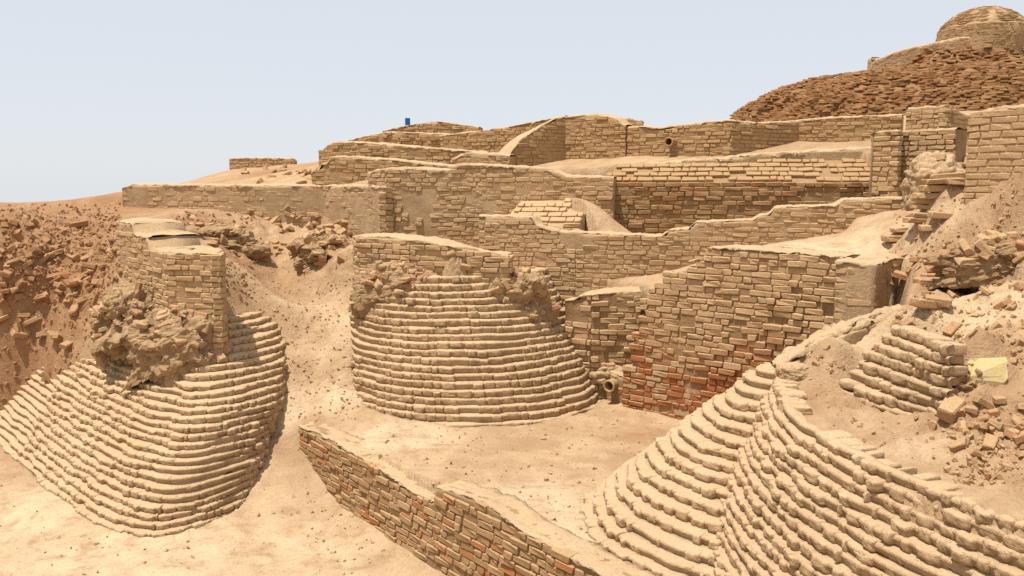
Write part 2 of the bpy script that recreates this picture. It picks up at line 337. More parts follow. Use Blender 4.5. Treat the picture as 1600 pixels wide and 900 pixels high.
# the soil stays below the stepped faces of the bastions
def circ_surface(x, y, c0, r0, c1, r1, n, dz, z0):
    z = np.full(np.shape(x), -1.0)
    for i in range(n):
        f = i/(n-1); ins = np.hypot(x-(c0[0]+(c1[0]-c0[0])*f), y-(c0[1]+(c1[1]-c0[1])*f)) < r0+(r1-r0)*f - .03
        z = np.where(ins, z0+i*dz, z)
    return z
B2 = dict(c0=(-.55, 13.35), r0=2.0, c1=(-.95, 13.95), r1=1.5, n=20, dz=.096, z0=.80)
def B1C(u):
    k_ = 1.05*max(0.0, (u-.5)/.5)**1.6
    return -3.78+.2*u-.65*k_, 8.36+2.4*u+.76*k_
def corner1(u, t):
    sgn = (t-.6)*12.0; r = 1.6-.6*u
    cx_, cy_ = B1C(u)
    a_ = .5*(-sgn+np.sqrt(sgn*sgn+r*r)); b_ = .5*(sgn+np.sqrt(sgn*sgn+r*r))
    w_ = .13*max(u, 0)*np.exp(-((sgn+.9)/.35)**2)
    return cx_-.65*a_+.33*b_+w_*.7-.3*np.maximum(0, sgn-1.5)**2, cy_+.76*a_+.94*b_+w_*.7
ix = np.where((GX > -9.5) & (GX < -2.2))[0]; iy = np.where((GY > 9.3) & (GY < 15))[0]; SUB = np.ix_(iy, ix)
def corner_inside(x, y, u):
    # signed distance inside course u, positive inside
    tq = np.linspace(0.0, .84, 80); q = np.stack(corner1(u, tq), -1); return poly_sd(x, y, q)
s1 = np.full(XX.shape, -1.0); topin = np.full(XX.shape, -1.0); xs_, ys_ = XX[SUB], YY[SUB]; sw = np.full(xs_.shape, -1.0)
for i in range(26): sw = np.where(corner_inside(xs_, ys_, i/25) > .04, -.02+i*.082, sw)
s1[SUB] = sw; topin[SUB] = corner_inside(xs_, ys_, 1.0)
s2 = circ_surface(XX, YY, **B2)
leftcut = YY < 13.94-.508*(XX+7.6)
lofs = .76*XX+.65*YY
ZZ = np.where((lofs < 3.1) & (s1 < -.5) & (XX < -3.9) & (YY < 13.9), np.minimum(ZZ, .015*fbm(XX*2, YY*2, 0, 2, 77)+.03+.25*np.maximum(0, YY-12.6)**1.3), ZZ)
k1 = (s1 > -.5) & leftcut & (XX < -2.4) & (YY < 14.3)
wt = sstep(YY+.25*(XX+4.5), 12.6, 13.3)*(XX > -5.4)
ZZ = np.where(k1 & (topin <= 0), np.minimum(ZZ, s1-.06+2.5*wt), ZZ)
lim1 = 2.11+np.minimum(1.5*topin, .42)
ZZ = np.where(k1 & (topin > 0), lim1*(1-wt)+ZZ*wt, ZZ)
k2 = (s2 > -.5) & (XX > -2.05+.25*np.maximum(0, YY-12.6))
ZZ = np.where(k2, np.minimum(ZZ, s2-.06), ZZ)
# gully channel
gl = [at(440, 400, 16), at(455, 480, 14.2), at(500, 560, 12.8), at(485, 640, 12.1)]
dch = np.full(XX.shape, 9.0)
for a, b in zip(gl[:-1], gl[1:]):
    ex, ey = b[0]-a[0], b[1]-a[1]; t = np.clip(((XX-a[0])*ex+(YY-a[1])*ey)/(ex*ex+ey*ey), 0, 1)
    dch = np.minimum(dch, np.hypot(XX-a[0]-t*ex, YY-a[1]-t*ey)+.1*fbm(XX*2, YY*2, 0, 2, 4))
ZZ -= .12*np.exp(-(dch/.28)**2)
def gheight(x, y):
    x = np.asarray(x, float); y = np.asarray(y, float)
    i = np.clip(np.searchsorted(GX, x)-1, 0, len(GX)-2); j = np.clip(np.searchsorted(GY, y)-1, 0, len(GY)-2)
    fx = np.clip((x-GX[i])/(GX[i+1]-GX[i]), 0, 1); fy = np.clip((y-GY[j])/(GY[j+1]-GY[j]), 0, 1)
    return (ZZ[j, i]*(1-fx)*(1-fy)+ZZ[j, i+1]*fx*(1-fy)+ZZ[j+1, i]*(1-fx)*fy+ZZ[j+1, i+1]*fx*fy)
def hit(px, py, y0=4.0, y1=40.0):
    a, b, c = ray(px, py); ys = np.arange(y0, y1, .03); zz = CAMZ+c/b*ys; g = gheight(a/b*ys, ys)
    k = np.argmax(zz < g)
    if zz[k] >= g[k]: return None
    return (a/b*ys[k], ys[k], g[k])
gme = mesh_np('ground', np.stack([XX, YY, ZZ], -1).reshape(-1, 3), grid_faces(len(GX), len(GY)))
for nm, arr in (('red_soil', redm), ('pale_dust', palem), ('rubble', rub)):
    at_ = gme.attributes.new(nm, 'FLOAT', 'POINT'); at_.data.foreach_set('value', arr.astype(np.float32).ravel())
ground = link('ground', gme, M['ground'], kind='structure')

# ------------------------------------------------------------------ brick shapes
def rounded_box(L, D, H, bev, jit, rs):
    """24 verts, 44 tris; worn box centred on the origin"""
    V = []; idx = {}
    for sx in (-1, 1):
        for sy in (-1, 1):
            for sz in (-1, 1):
                w = bev*(.6+.9*rs.random())
                cxy = np.array([sx*L/2, sy*D/2, sz*H/2]) + rs.normal(0, jit, 3)
                for ax in range(3):
                    p = cxy.copy(); s = (sx, sy, sz)
                    for k in range(3):
                        if k != ax: p[k] -= s[k]*w
                    idx[(sx, sy, sz, ax)] = len(V); V.append(p + rs.normal(0, jit*.4, 3))
    F = []
    q = [(-1, -1), (1, -1), (1, 1), (-1, 1)]
    for ax in range(3):
        for s in (-1, 1):
            f = []
            for a, b in q:
                k = [0, 0, 0]; k[ax] = s; k[(ax+1) % 3] = a; k[(ax+2) % 3] = b; f.append(idx[(*k, ax)])
            F.append(f if s > 0 else f[::-1])
    for ax in range(3):                                   # edges along axis ax
        b, c = (ax+1) % 3, (ax+2) % 3
        for sb in (-1, 1):
            for sc_ in (-1, 1):
                lo = [0, 0, 0]; hi = [0, 0, 0]; lo[ax], hi[ax] = -1, 1; lo[b] = hi[b] = sb; lo[c] = hi[c] = sc_
                f = [idx[(*lo, b)], idx[(*hi, b)], idx[(*hi, c)], idx[(*lo, c)]]
                F.append(f if sb*sc_ > 0 else f[::-1])
    for sx in (-1, 1):
        for sy in (-1, 1):
            for sz in (-1, 1):
                f = [idx[(sx, sy, sz, 0)], idx[(sx, sy, sz, 1)], idx[(sx, sy, sz, 2)]]
                F.append(f if sx*sy*sz > 0 else f[::-1])
    return np.array(V), F
def tri_list(F):
    out = []
    for f in F:
        for k in range(1, len(f)-1): out.append((f[0], f[k], f[k+1]))
    return np.array(out)
def lumpy_box(nx, ny, nz, p, amp, rs, seed, lip=.03):
    """superellipsoid block with lumps, unit size"""
    V = []; key = {}; F = []
    def vid(a):
        k = tuple(np.round(a, 5))
        if k not in key: key[k] = len(V); V.append(np.array(a))
        return key[k]
    N = (nx, ny, nz)
    for ax in range(3):
        b, c = (ax+1) % 3, (ax+2) % 3
        for s in (-1, 1):
            for i in range(N[b]):
                for j in range(N[c]):
                    q = []
                    for di, dj in ((0, 0), (1, 0), (1, 1), (0, 1)):
                        k = [0, 0, 0]; k[ax] = s; k[b] = -1+2*(i+di)/N[b]; k[c] = -1+2*(j+dj)/N[c]; q.append(vid(k))
                    F.append(q if s > 0 else q[::-1])
    V = np.array(V)
    r = (np.abs(V)**p).sum(1)**(1/p); V = V/r[:, None]
    n = fbm(V[:, 0]*2.6+seed*7.1, V[:, 1]*1.5, V[:, 2]*2.2, 3, seed, .65)
    V = V*(1+amp*n[:, None]); V[:, 1] -= lip*V[:, 2]; V[:, 2] += .5*amp*vn(V[:, 0]*3.3+seed*3, V[:, 1]*2, 0*V[:, 0], seed+3)
    return V*.5, F
class Shape:
    def __init__(s, name, V, F, smooth=True):
        s.V = np.asarray(V); c = s.V.mean(0); G = []
        for f in F:
            q = s.V[list(f)]; nn_ = np.cross(q[1]-q[0], q[2]-q[0])
            G.append(list(f) if nn_@(q.mean(0)-c) >= 0 else list(f)[::-1])
        F = G; s.F = F; s.T = tri_list(F); s.name = name; s.smooth = smooth; s.me = {}
    def sm_faces(s):
        return np.array([s.smooth is True or (s.smooth == 'edges' and k_ >= 6) for k_ in range(len(s.F))])
    def sm_tris(s):
        fl = s.sm_faces(); return np.concatenate([[fl[k_]]*(len(f)-2) for k_, f in enumerate(s.F)])
    def mesh(s, mat):
        if mat.name not in s.me:
            me = bpy.data.meshes.new(s.name); me.from_pydata(s.V.tolist(), [], [list(map(int, f)) for f in s.F]); me.update()
            me.polygons.foreach_set('use_smooth', s.sm_faces()); me.materials.append(mat); s.me[mat.name] = me
        return s.me[mat.name]
rs = np.random.default_rng(3)
def make_bricks(L, D, H, bev, jit, n, smooth):
    r = []
    for k in range(n):
        V, F = rounded_box(L, D, H, bev, jit, rs); r.append(Shape('brick', V/np.array([L, D, H]), F, smooth))
    return r
CRISP = {'s': make_bricks(.26, .13, .075, .009, .003, 10, False), 'h': make_bricks(.13, .13, .075, .009, .003, 8, False)}
WORN = {'s': make_bricks(.26, .13, .075, .010, .0045, 18, 'edges'), 'h': make_bricks(.13, .13, .075, .010, .004, 16, 'edges')}
LUMP = [Shape('block', *lumpy_box(7, 3, 5, 8.0, .095, rs, k), True) for k in range(28)]
def hull_stone(k):
    V, F = rounded_box(1, 1, 1, .12, .10, rs); return Shape('stone', V, F, False)
STONE = [hull_stone(k) for k in range(14)]
BROKEN = []
for k in range(10):
    V, F = rounded_box(.24, .13, .07, .012, .007, rs); V = V.copy()
    cut = .02+.08*rs.random(); sl = rs.normal(0, .5)
    lim = .12-cut+sl*V[:, 1]; V[:, 0] = np.minimum(V[:, 0], lim); BROKEN.append(Shape('brick', V/np.array([.24, .13, .07]), F, False))

def place(shape, mat, M4, parent, name='brick', **kw):
    o = bpy.data.objects.new(name, shape.mesh(mat)); COL.objects.link(o)
    if parent is not None: o.parent = parent
    o.matrix_basis = M4
    for k, v in kw.items(): o[k] = v
    return o
def joined(name, items, mat, parent, smooth=True, **kw):
    if not items: return None
    Vs, Ts, Sm = [], [], []; n = 0
    for sh, m in items:
        A = np.array(m); v = sh.V @ A[:3, :3].T + A[:3, 3]; Vs.append(v); Ts.append(sh.T+n); n += len(v); Sm.append(sh.sm_tris())
    me = mesh_np(name, np.concatenate(Vs), np.concatenate(Ts), smooth); me.polygons.foreach_set('use_smooth', np.concatenate(Sm))
    return link(name, me, mat, parent, kind='stuff', **kw)
def mtx(loc, rot, scale):
    return Matrix.LocRotScale(Vector(loc), rot if not isinstance(rot, tuple) else Euler(rot), Vector(scale))
def emit_bricks(items, mat, parent, nmax, smooth=True, name='brick', mass='brick_mass'):
    """items: (shape, matrix); the ones that show largest become parts, the rest one mass"""
    loc = np.array([np.array(m)[:3, 3] for _, m in items]).reshape(-1, 3)
    px, py, d = proj(loc)
    inv = (px > -20) & (px < 1620) & (py > -20) & (py < 920)
    order = np.argsort(np.where(inv, d, d+1000))
    chosen = set(order[:nmax].tolist())
    for k in chosen: place(items[k][0], mat, items[k][1], parent, name)
    joined(mass, [items[k] for k in range(len(items)) if k not in chosen], mat, parent, smooth)

# ------------------------------------------------------------------ walls
def wall(name, label, path, top, bot=None, zbot=None, thick=.5, ch=.085, blen=.25, mat='wall', coremat='mud', capmat='cap', nmax=300,
         shapes=WORN, miss=.03, prot=.010, jit=.005, cap=.05, capdrop=.05, setback=None, rough=.02, slur=None, headers=.35, recess=.007, nomiss=None, holes=(), cat='wall', seed=0, group=None, capnoise=1.0, capfrom=-1, patch=0.0, proud=(), env=.035):
    """path: plan points of the face seen by the camera, left to right. top / bot: photo points (px,py) on that face. """
    P = np.array([p[:2] for p in path], float); seg = np.diff(P, axis=0); SL = np.hypot(seg[:, 0], seg[:, 1]); cum = np.append(0, np.cumsum(SL)); LT = cum[-1]
    D = seg/SL[:, None]; Nrm = np.stack([D[:, 1], -D[:, 0]], -1)
    def sz(px, py):
        a, b, c = ray(px, py); best = None
        for k in range(len(SL)):
            # P + t*D = w*(a,b)
            det = D[k, 0]*(-b) - D[k, 1]*(-a)
            if abs(det) < 1e-9: continue
            t = (-P[k, 0]*(-b) + P[k, 1]*(-a))/det
            over = max(0, -t, t-SL[k])
            w = (P[k, 1]+t*D[k, 1])/b
            if w <= 0: continue
            if best is None or over < best[0]-1e-6: best = (over, cum[k]+min(max(t, 0 if k else -9), SL[k] if k < len(SL)-1 else SL[k]+9), CAMZ+c*w)
        return best[1], best[2]
    T = np.array([sz(*q) if len(q) == 2 else (q[0]*LT, q[2]) for q in top]); T = T[np.argsort(T[:, 0], kind='stable')]
    ztop = lambda s: np.interp(s, T[:, 0], T[:, 1])
    if bot is not None:
        B = np.array([sz(*q) for q in bot]); B = B[np.argsort(B[:, 0])]; zb = lambda s: np.interp(s, B[:, 0], B[:, 1])
    else: zb = lambda s: np.full(np.shape(s), zbot, float)
    cap *= .6; capdrop *= .65; jit *= .6
    root = thing(name, label, cat, group)
    # mitred corner offsets
    VN = np.zeros_like(P)
    for k in range(len(P)):
        ns = [Nrm[j] for j in (k-1, k) if 0 <= j < len(Nrm)]; m = sum(ns); m = m/np.linalg.norm(m); VN[k] = m/max(.35, m@ns[0])
    def pos(s, off):
        k = np.clip(np.searchsorted(cum, s, side='right')-1, 0, len(SL)-1); t = ((s-cum[k])/SL[k])[:, None]
        return P[k]+D[k]*(s-cum[k])[:, None] + (VN[k]*(1-t)+VN[k+1]*t)*off[:, None]
    sb = setback if setback is not None else (lambda z: 0.0*z)
    # ---- core: front face grid with the courses' set-back, top and back
    ns = max(8, int(LT/.07)); S = np.linspace(0, LT, ns)
    zl = float(np.min(zb(S)))-.12; zt = np.min([ztop(np.clip(S+q_, 0, LT)) for q_ in (-env, -env*.6, -env*.3, 0, env*.3, env*.6, env)], 0)
    nv = max(4, int((zt.max()-zl)/.06)); rows = []
    for j in range(nv+1):
        z = np.minimum(zl+(zt.max()-zl)*j/nv, zt-.01)
        off = -recess - sb(z) + rough*.45*fbm(S*2.5+seed*9, z*3, 0, 4, seed+3)
        xy = pos(S, off); rows.append(np.column_stack([xy, z]))
    xy = pos(S, np.full(ns, -thick*.5)-sb(zt)*.5); rows.append(np.column_stack([xy, zt+.005]))
    xy = pos(S, np.full(ns, -thick)-sb(zt)*.0-.0); rows.append(np.column_stack([xy, zt-.01]))
    rows.append(np.column_stack([xy, np.full(ns, zl)]))
    V = np.concatenate(rows); F = grid_faces(ns, len(rows))
    n = len(rows)
    ends = [[j*ns for j in range(n)][::-1], [j*ns+ns-1 for j in range(n)]]
    me = bpy.data.meshes.new('core'); me.from_pydata(V.tolist(), [], F.tolist()+ends); me.update(); me.polygons.foreach_set('use_smooth', np.array([True]*len(F)+[False, False]))
    link('mud_core', me, M[coremat], root)
    # ---- bricks
    items = []; k = 0; z = zl+.06
    rr = np.random.default_rng(seed+100)
    zmax = ztop(S).max()
    while z < zmax:
        h = ch*.92
        for sgi in range(len(SL)):
            s = cum[sgi] - (blen*.5 if (k % 2) else 0)
            while s < cum[sgi+1]-.02:
                hd = rr.random() < headers
                l = (blen*.5 if hd else blen)*(1+rr.normal(0, .06))
                a, b = max(s, cum[sgi]-.005), min(s+l, cum[sgi+1]+.005)
                s += l
                if b-a < .05: continue
                c = (a+b)/2
                if z+h*.75 > min(float(ztop(a+.02)), float(ztop(b-.02))) - .0 or z+h < float(zb(c)): continue
                if rr.random() < miss: continue
                if patch > 0 and float(fbm(c*1.1+seed*3.7, z*1.6, 0, 2, seed+21)) > 1-patch*1.6: continue
                kind = 's' if (b-a) > blen*.7 else 'h'; sh = shapes[kind][rr.integers(len(shapes[kind]))]
                dep = .13
                off = prot+rr.normal(0, jit) - dep/2 - float(sb(np.array(z)))
                p = P[sgi]+D[sgi]*(c-cum[sgi])+Nrm[sgi]*off
                zz = z+h/2 + .012*float(vn(c*.8+seed, k*.13, 0, seed))
                ok = True
                pp = proj((p[0], p[1], zz))
                for (hx, hy, hr) in holes:
                    if (pp[0]-hx)**2+(1.4*(pp[1]-hy))**2 < hr*hr: ok = False
                if not ok: continue
                for (hx, hy, hr) in proud:
                    if (pp[0]-hx)**2+(1.4*(pp[1]-hy))**2 < hr*hr: p = p+Nrm[sgi]*abs(rr.normal(.008, .018))
                ang = math.atan2(D[sgi][1], D[sgi][0])
                fl = rr.random() < .5
                tl = .45 if float(sb(np.array(z))) > .02 else 0.0
                if tl and fl: fl = False
                rot = (tl+rr.normal(0, .012), rr.normal(0, .018), ang+rr.normal(0, .02)+(math.pi if fl else 0))
                items.append((sh, mtx((p[0], p[1], zz), rot, ((b-a)-.010-.004*rr.random(), dep, h*(1+rr.normal(0, .04))))))
        z += ch; k += 1
    if items: emit_bricks(items, M[mat], root, nmax, smooth=shapes is WORN)
    # ---- mud cap
    if cap > 0:
        nc = max(12, int(LT/.035)); S = np.linspace(-.01, LT+.01, nc); Sc = np.clip(S, 0, LT); z0 = ztop(Sc)
        kk = max(1, int(.02/(LT/nc))); z0 = np.convolve(np.pad(z0, kk, 'edge'), np.ones(2*kk+1)/(2*kk+1), 'valid')
        drip = capdrop*(.35+1.0*np.abs(vn(S*9+seed, 0*S, 0, seed+8)))*(1+.7*vn(S*1.2, 0*S, 3, seed+5))
        sbz = sb(z0)
        slope = np.abs(np.gradient(z0, S)); good = (slope < 1.3) & (S > capfrom*LT)
        prof = [(.004, -drip), (.012, -.55*drip), (.010, -.15*drip), (.002, cap*.3), (-.02, cap*.65), (-.06, cap*.85), (-thick*.3, cap), (-thick*.5, cap*1.05), (-thick*.7, cap), (-thick+.05, cap*.8), (-thick-.02, cap*.1), (-thick-.01, -.08+0*S)]
        rows = []
        for r_i, (off, dz) in enumerate(prof):
            q = r_i*.9
            nz1 = capnoise*(.010*fbm(S*7+seed*5, q+0*S, 0, 3, seed+1)+.007*vn(S*22, q*1.7+0*S, 0, seed+2)); nz2 = capnoise*(.014*fbm(S*6+seed*3, q+0*S, 0, 4, seed+4, .6)+.008*vn(S*25, q*2+0*S, 1, seed+6))
            if r_i < 6: off = off-.045*np.clip(.35+.9*fbm(S*1.9+seed, 0*S, 0, 3, seed+12), 0, 1)
            xy = pos(Sc, np.zeros(nc)+off-sbz+nz1); rows.append(np.column_stack([xy, z0+dz+nz2]))
        V = np.concatenate(rows); F = grid_faces(nc, len(rows)); n = len(rows)
        gf = good[F[:, 0] % nc] & good[F[:, 1] % nc]; F = F[gf]
        us = np.unique(F); rm = np.zeros(len(V), int); rm[us] = np.arange(len(us)); V = V[us]; F = rm[F]
        me = mesh_np('mud_cap', V, F)
        link('mud_cap', me, M[capmat], root)
    return root

def X(px, Y): return (ray(px, 330)[0]/ray(px, 330)[1]*Y, Y)

# ------------------------------------------------------------------ bastions: courses of mud-coated bricks stepping back
def bastion(name, label, curve, n, dz, z0, tb, blen, mat, nmax, closed=True, tread_noise=.012, aligned=True, seed=0, bh=None, gap=.012, out=.02, tcore=(0, 1), nt=420, rough=.02, cat='bastion', skip=None, extra_below=3, dep=.2):
    """curve(f, t) -> plan point of course f (0 bottom .. 1 top) at t; outward is to the right of increasing t reversed"""
    root = thing(name, label, cat)
    T = np.linspace(tcore[0], tcore[1], nt, endpoint=not closed)
    def pts(f, t):
        p = np.stack(curve(f, t), -1); q = np.stack(curve(f, t+1e-3), -1); d = q-p; d /= np.linalg.norm(d, axis=-1, keepdims=True)
        return p, d, np.stack([d[..., 1], -d[..., 0]], -1)
    rows = []
    for i in range(-extra_below, n):
        f = i/(n-1); z = z0+i*dz
        p, d, nm = pts(f, T)
        wob = rough*fbm(p[:, 0]*3, p[:, 1]*3, i*.7, 3, seed+1); wz = .02*fbm(p[:, 0]*1.3, p[:, 1]*1.3, i*.3, 2, seed+2)
        for (o, dzz) in ((-.026, .006), (-.012, dz*.5), (.0, dz-.026), (-.014, dz-.006)):
            q = p + nm*((o+wob+.006*vn(p[:, 0]*11, p[:, 1]*11, i*3.1+dzz*40, seed))[:, None]); rows.append(np.column_stack([q, z+dzz+wz]))
        q = p + nm*((-.06+wob)[:, None]); rows.append(np.column_stack([q, z+dz+.002+wz]))
    p, d, nm = pts(1.0, T); c = p.mean(0)
    for s_ in (.7, .35, .02):
        q = c+(p-c)*s_; rows.append(np.column_stack([q, np.full(len(T), z0+n*dz-.06-.25*(1-s_)*(not closed))+.02*fbm(q[:, 0]*2, q[:, 1]*2, 0, 3, seed)]))
    me = mesh_np('mud_body', np.concatenate(rows), grid_faces(len(T), len(rows), closed))
    link('mud_body', me, M[mat], root)
    items = []; rr = np.random.default_rng(seed+50)
    h = bh or dz*1.02
    # common division so that the upright joints run on through the courses
    tt = np.linspace(tb[0], tb[1], 600)
    for i in range(n):
        f = i/(n-1); p, d, nm = pts(f, tt); sl = np.append(0, np.cumsum(np.hypot(*np.diff(p, axis=0).T))); Ls = sl[-1]
        if aligned:
            p0, _, _ = pts(.25, tt); s0 = np.append(0, np.cumsum(np.hypot(*np.diff(p0, axis=0).T))); nb = int(s0[-1]/blen)
            br = np.linspace(0, 1, nb+1); br = br+np.random.default_rng(seed).normal(0, .22/nb, nb+1)+rr.normal(0, .05/nb, nb+1); br = np.sort(br)
            cuts = np.interp(br, s0/s0[-1], tt)
        else:
            cs = [-rr.random()*blen]
            while cs[-1] < Ls: cs.append(cs[-1]+blen*(.65+.8*rr.random()))
            cuts = np.interp(cs, sl, tt)
        wzf = lambda q: .02*float(fbm(q[0]*1.3, q[1]*1.3, i*.3, 2, seed+2)); z = z0+i*dz
        for a, b in zip(cuts[:-1], cuts[1:]):
            if b-a < 1e-4: continue
            tm = (a+b)/2; P2 = np.array([a, b, tm]); q, dd, nn = pts(f, P2)
            l = np.hypot(*(q[1]-q[0]))
            if l < .04: continue
            m = q[2]; nrm = nn[2]; wob = rough*float(fbm(m[0]*3, m[1]*3, i*.7, 3, seed+1))
            zc = z+h*.5+wzf(m)+rr.normal(0, .003)
            if zc+.05 < float(gheight(m[0], m[1])): continue
            if skip is not None and skip(m, zc, rr): continue
            ang = math.atan2(dd[2][1], dd[2][0])
            o = out+wob+rr.normal(0, .010)-dep/2
            loc = (m[0]+nrm[0]*o, m[1]+nrm[1]*o, zc)
            zone = float(fbm(m[0]*.9+3, m[1]*.9, zc*.9, 2, seed+31))
            if zone > .62 and rr.random() < .8: continue
            crk = abs(((tm*97.0+.35*vn(zc*2.0, 0.0, 0.0, seed+41)) % 7.0)-3.5) < .22
            gp = gap*(3.2 if crk else 1.0)*(.6+2.2*max(0, -zone))*(1 if rr.random() > .15 else 2.2); jj = rr.normal(0, .004+.012*max(0, -zone)); loc = (loc[0]+nrm[0]*jj, loc[1]+nrm[1]*jj, loc[2])
            sh = LUMP[rr.integers(len(LUMP))]; ero = max(0, float(fbm(m[0]*1.7, m[1]*1.7, zc*1.7, 2, seed+9))-.35)*.07
            loc = (loc[0]-nrm[0]*ero, loc[1]-nrm[1]*ero, loc[2])
            items.append((sh, mtx(loc, (rr.normal(0, .05), rr.normal(0, .04), ang+rr.normal(0, .04)), (max(.03, l-gp), dep, h*(.98+rr.normal(0, .07))))))
    emit_bricks(items, M[mat], root, nmax)
    return root
def circ(c0, r0, c1, r1, th0, th1, dent=None, pw=1.0):
    def f(u, t):
        th = th0+(th1-th0)*t; uu = max(0, u)**pw if u > 0 else u
        r = r0+(r1-r0)*uu
        if dent is not None: r = r*(1-dent[1]*max(0, u)*np.exp(-((th-dent[0])/dent[2])**2))
        return c0[0]+(c1[0]-c0[0])*uu+r*np.cos(th), c0[1]+(c1[1]-c0[1])*uu+r*np.sin(th)
    return f
# t runs anticlockwise, so the outward side is on the right of the direction of travel
bastion('corner_bastion', 'fan-shaped bastion of mud-coated brick courses beside the red rubble slope', corner1, 26, .082, -.02, (.16, .84), .14, 'bast', 300, out=.008, seed=1, rough=.028, closed=False, nt=460, extra_below=2)
bastion('corner_bastion', 'rounded central bastion of mud-coated brick courses with rubble under its brick parapet', circ((-.55, 13.35), 2.0, (-.95, 13.95), 1.5, 0, 2*PI),
        20, .096, .80, (.42, 1.06), .15, 'bast', 300, out=.008, seed=2, rough=.03)
# near bastion, small rounded nose and the long battered flank
bastion('corner_bastion', 'small stepped brick nose curling round beside the courtyard floor', circ((2.6, 8.12), 1.92, (2.62, 8.5), .22, 0, 2*PI), 17, .083, .82, (.28, .86), .15, 'bast', 300, out=.006, aligned=False, seed=3, nt=420, rough=.03, gap=.02)
def flank(u, t):
    y = 9.0-6.6*t; R_ = 5.68-.70*u
    return 7.2-np.sqrt(R_*R_-(y-6.7)**2)+.02*np.sin(y*1.7), y
bastion('battered_wall', 'long stepped bastion flank of mud-coated brick courses nearest the camera', flank, 18, .079, .80, (0, 1), .15, 'bast', 300, closed=False, aligned=False, seed=4, nt=330, dep=.22, rough=.03, out=.008, gap=.02)

# ------------------------------------------------------------------ the walls
# retaining wall of the courtyard, running up from the bottom edge of the photo
fa = FA; fb = FB+FDIR*.9
wall('retaining_wall', 'sunlit-topped brown brick retaining wall edging the courtyard above the street', [fa, fb],
     [(470, 666), (500, 682), (520, 690), (600, 738), (675, 788), (677, 760), (700, 768), (760, 790), (830, 838), (930, 893), (1000, 930)], zbot=-.05, thick=.34, ch=.078, mat='wall_fg', coremat='core', miss=.05, prot=.012, jit=.012, cap=.015, capdrop=.02, seed=11, nmax=300)

# tall stained wall at right of courtyard
w2a, w2b = gz(972, 640, .85)[:2], None
w2dir = np.array([.75, -.66]); w2dir /= np.linalg.norm(w2dir)
def on_line(px, p0, d):
    a, b, _ = ray(px, 450); t = (p0[1]*a-p0[0]*b)/(d[0]*b-d[1]*a); return (p0[0]+d[0]*t, p0[1]+d[1]*t)
w2e = on_line(1316, w2a, w2dir); 
wall('stained_brick_wall', 'tall weathered brick wall stained orange-red along its foot beyond the courtyard', [w2a, w2e],
     [(970, 575), (975, 570), (976, 545), (984, 540), (986, 500), (998, 495), (1000, 455), (1012, 450), (1014, 440), (1030, 436), (1031, 425), (1068, 420), (1070, 408), (1100, 404), (1101, 388), (1130, 387), (1200, 392), (1316, 402)],
     zbot=.6, thick=.62, ch=.080, mat='wall_red', coremat='core', capmat='cap', miss=.035, prot=.012, jit=.012, cap=.015, capdrop=.012, capfrom=.32, env=.16, proud=[(1240, 490, 70), (1150, 560, 60)], seed=12, nmax=300, holes=[(1160, 518, 12), (1295, 480, 14)])


# pier at the right end of the stained wall
pn = np.array([w2dir[1], -w2dir[0]])
pA = np.array(on_line(1311, w2a, w2dir))+pn*.14; pB = np.array(on_line(1374, w2a, w2dir))+pn*.14; pC = pB-pn*.75+w2dir*.12
wall('plastered_pier', 'smooth mud-plastered pier closing the stained brick wall', [pA, pB, pC], [(1311, 408), (1340, 411), (1372, 414), (1396, 405)], zbot=1.2, thick=.45, ch=.088, mat='wall', coremat='mud', miss=.25, prot=-.006, jit=.006, cap=.04, capdrop=.05, seed=13, nmax=60)
# low block between the central bastion and the stained wall
wall('low_block_wall', 'low mud-topped brick block between central bastion and stained wall', [X(884, 13.0), X(925, 12.75), X(1004, 12.7)], [(884, 470), (900, 468), (905, 462), (960, 458), (1004, 456)], zbot=1.0, thick=.7, ch=.082, mat='wall', coremat='crust', miss=.1, prot=.015, jit=.03, cap=.04, capdrop=.04, seed=14, nmax=80)
wall('drain_ledge', 'low broken brick ledge with a clay drain mouth', [at(910, 600, 13.5)[:2], at(938, 600, 12.75)[:2], at(985, 640, 12.2)[:2]], [(910, 566), (935, 572), (985, 597)], zbot=.6, thick=.5, ch=.085, mat='wall_brown', coremat='core', miss=.06, prot=.015, jit=.02, cap=.03, capdrop=.02, seed=15, nmax=60, holes=[(957, 601, 13)])

# long middle wall
wall('long_brick_wall', 'long stepped-top brick wall crossing the middle, behind the stained wall', [X(748, 14.3), X(900, 13.5), X(1448, 12.6)],
     [(748, 338), (835, 340), (836, 352), (870, 362), (1036, 370), (1040, 362), (1080, 358), (1083, 348), (1180, 344), (1184, 337), (1205, 336), (1208, 325), (1310, 321), (1313, 313), (1448, 309)],
     zbot=2.15, thick=.42, ch=.072, mat='wall', coremat='mud', patch=.22, miss=.02, prot=.006, jit=.006, cap=.035, capdrop=.03, seed=16, nmax=250)
zl = at(800, 337, 14.1)[2]
wall('brick_steps', 'flight of shallow brick steps atop the left end of the long middle wall', [X(757, 14.2), X(905, 13.8)], [(0, 0, 3.5), (.2, 0, 3.52), (.22, 0, 3.74), (.85, 0, 3.76), (.87, 0, 3.6), (1, 0, 3.55)], zbot=2.9, thick=1.4, ch=.072, mat='wall', coremat='mud', miss=.03, prot=.012, jit=.012, cap=.0, seed=17, nmax=80, setback=lambda z: np.maximum(0, z-3.36)*2.2)
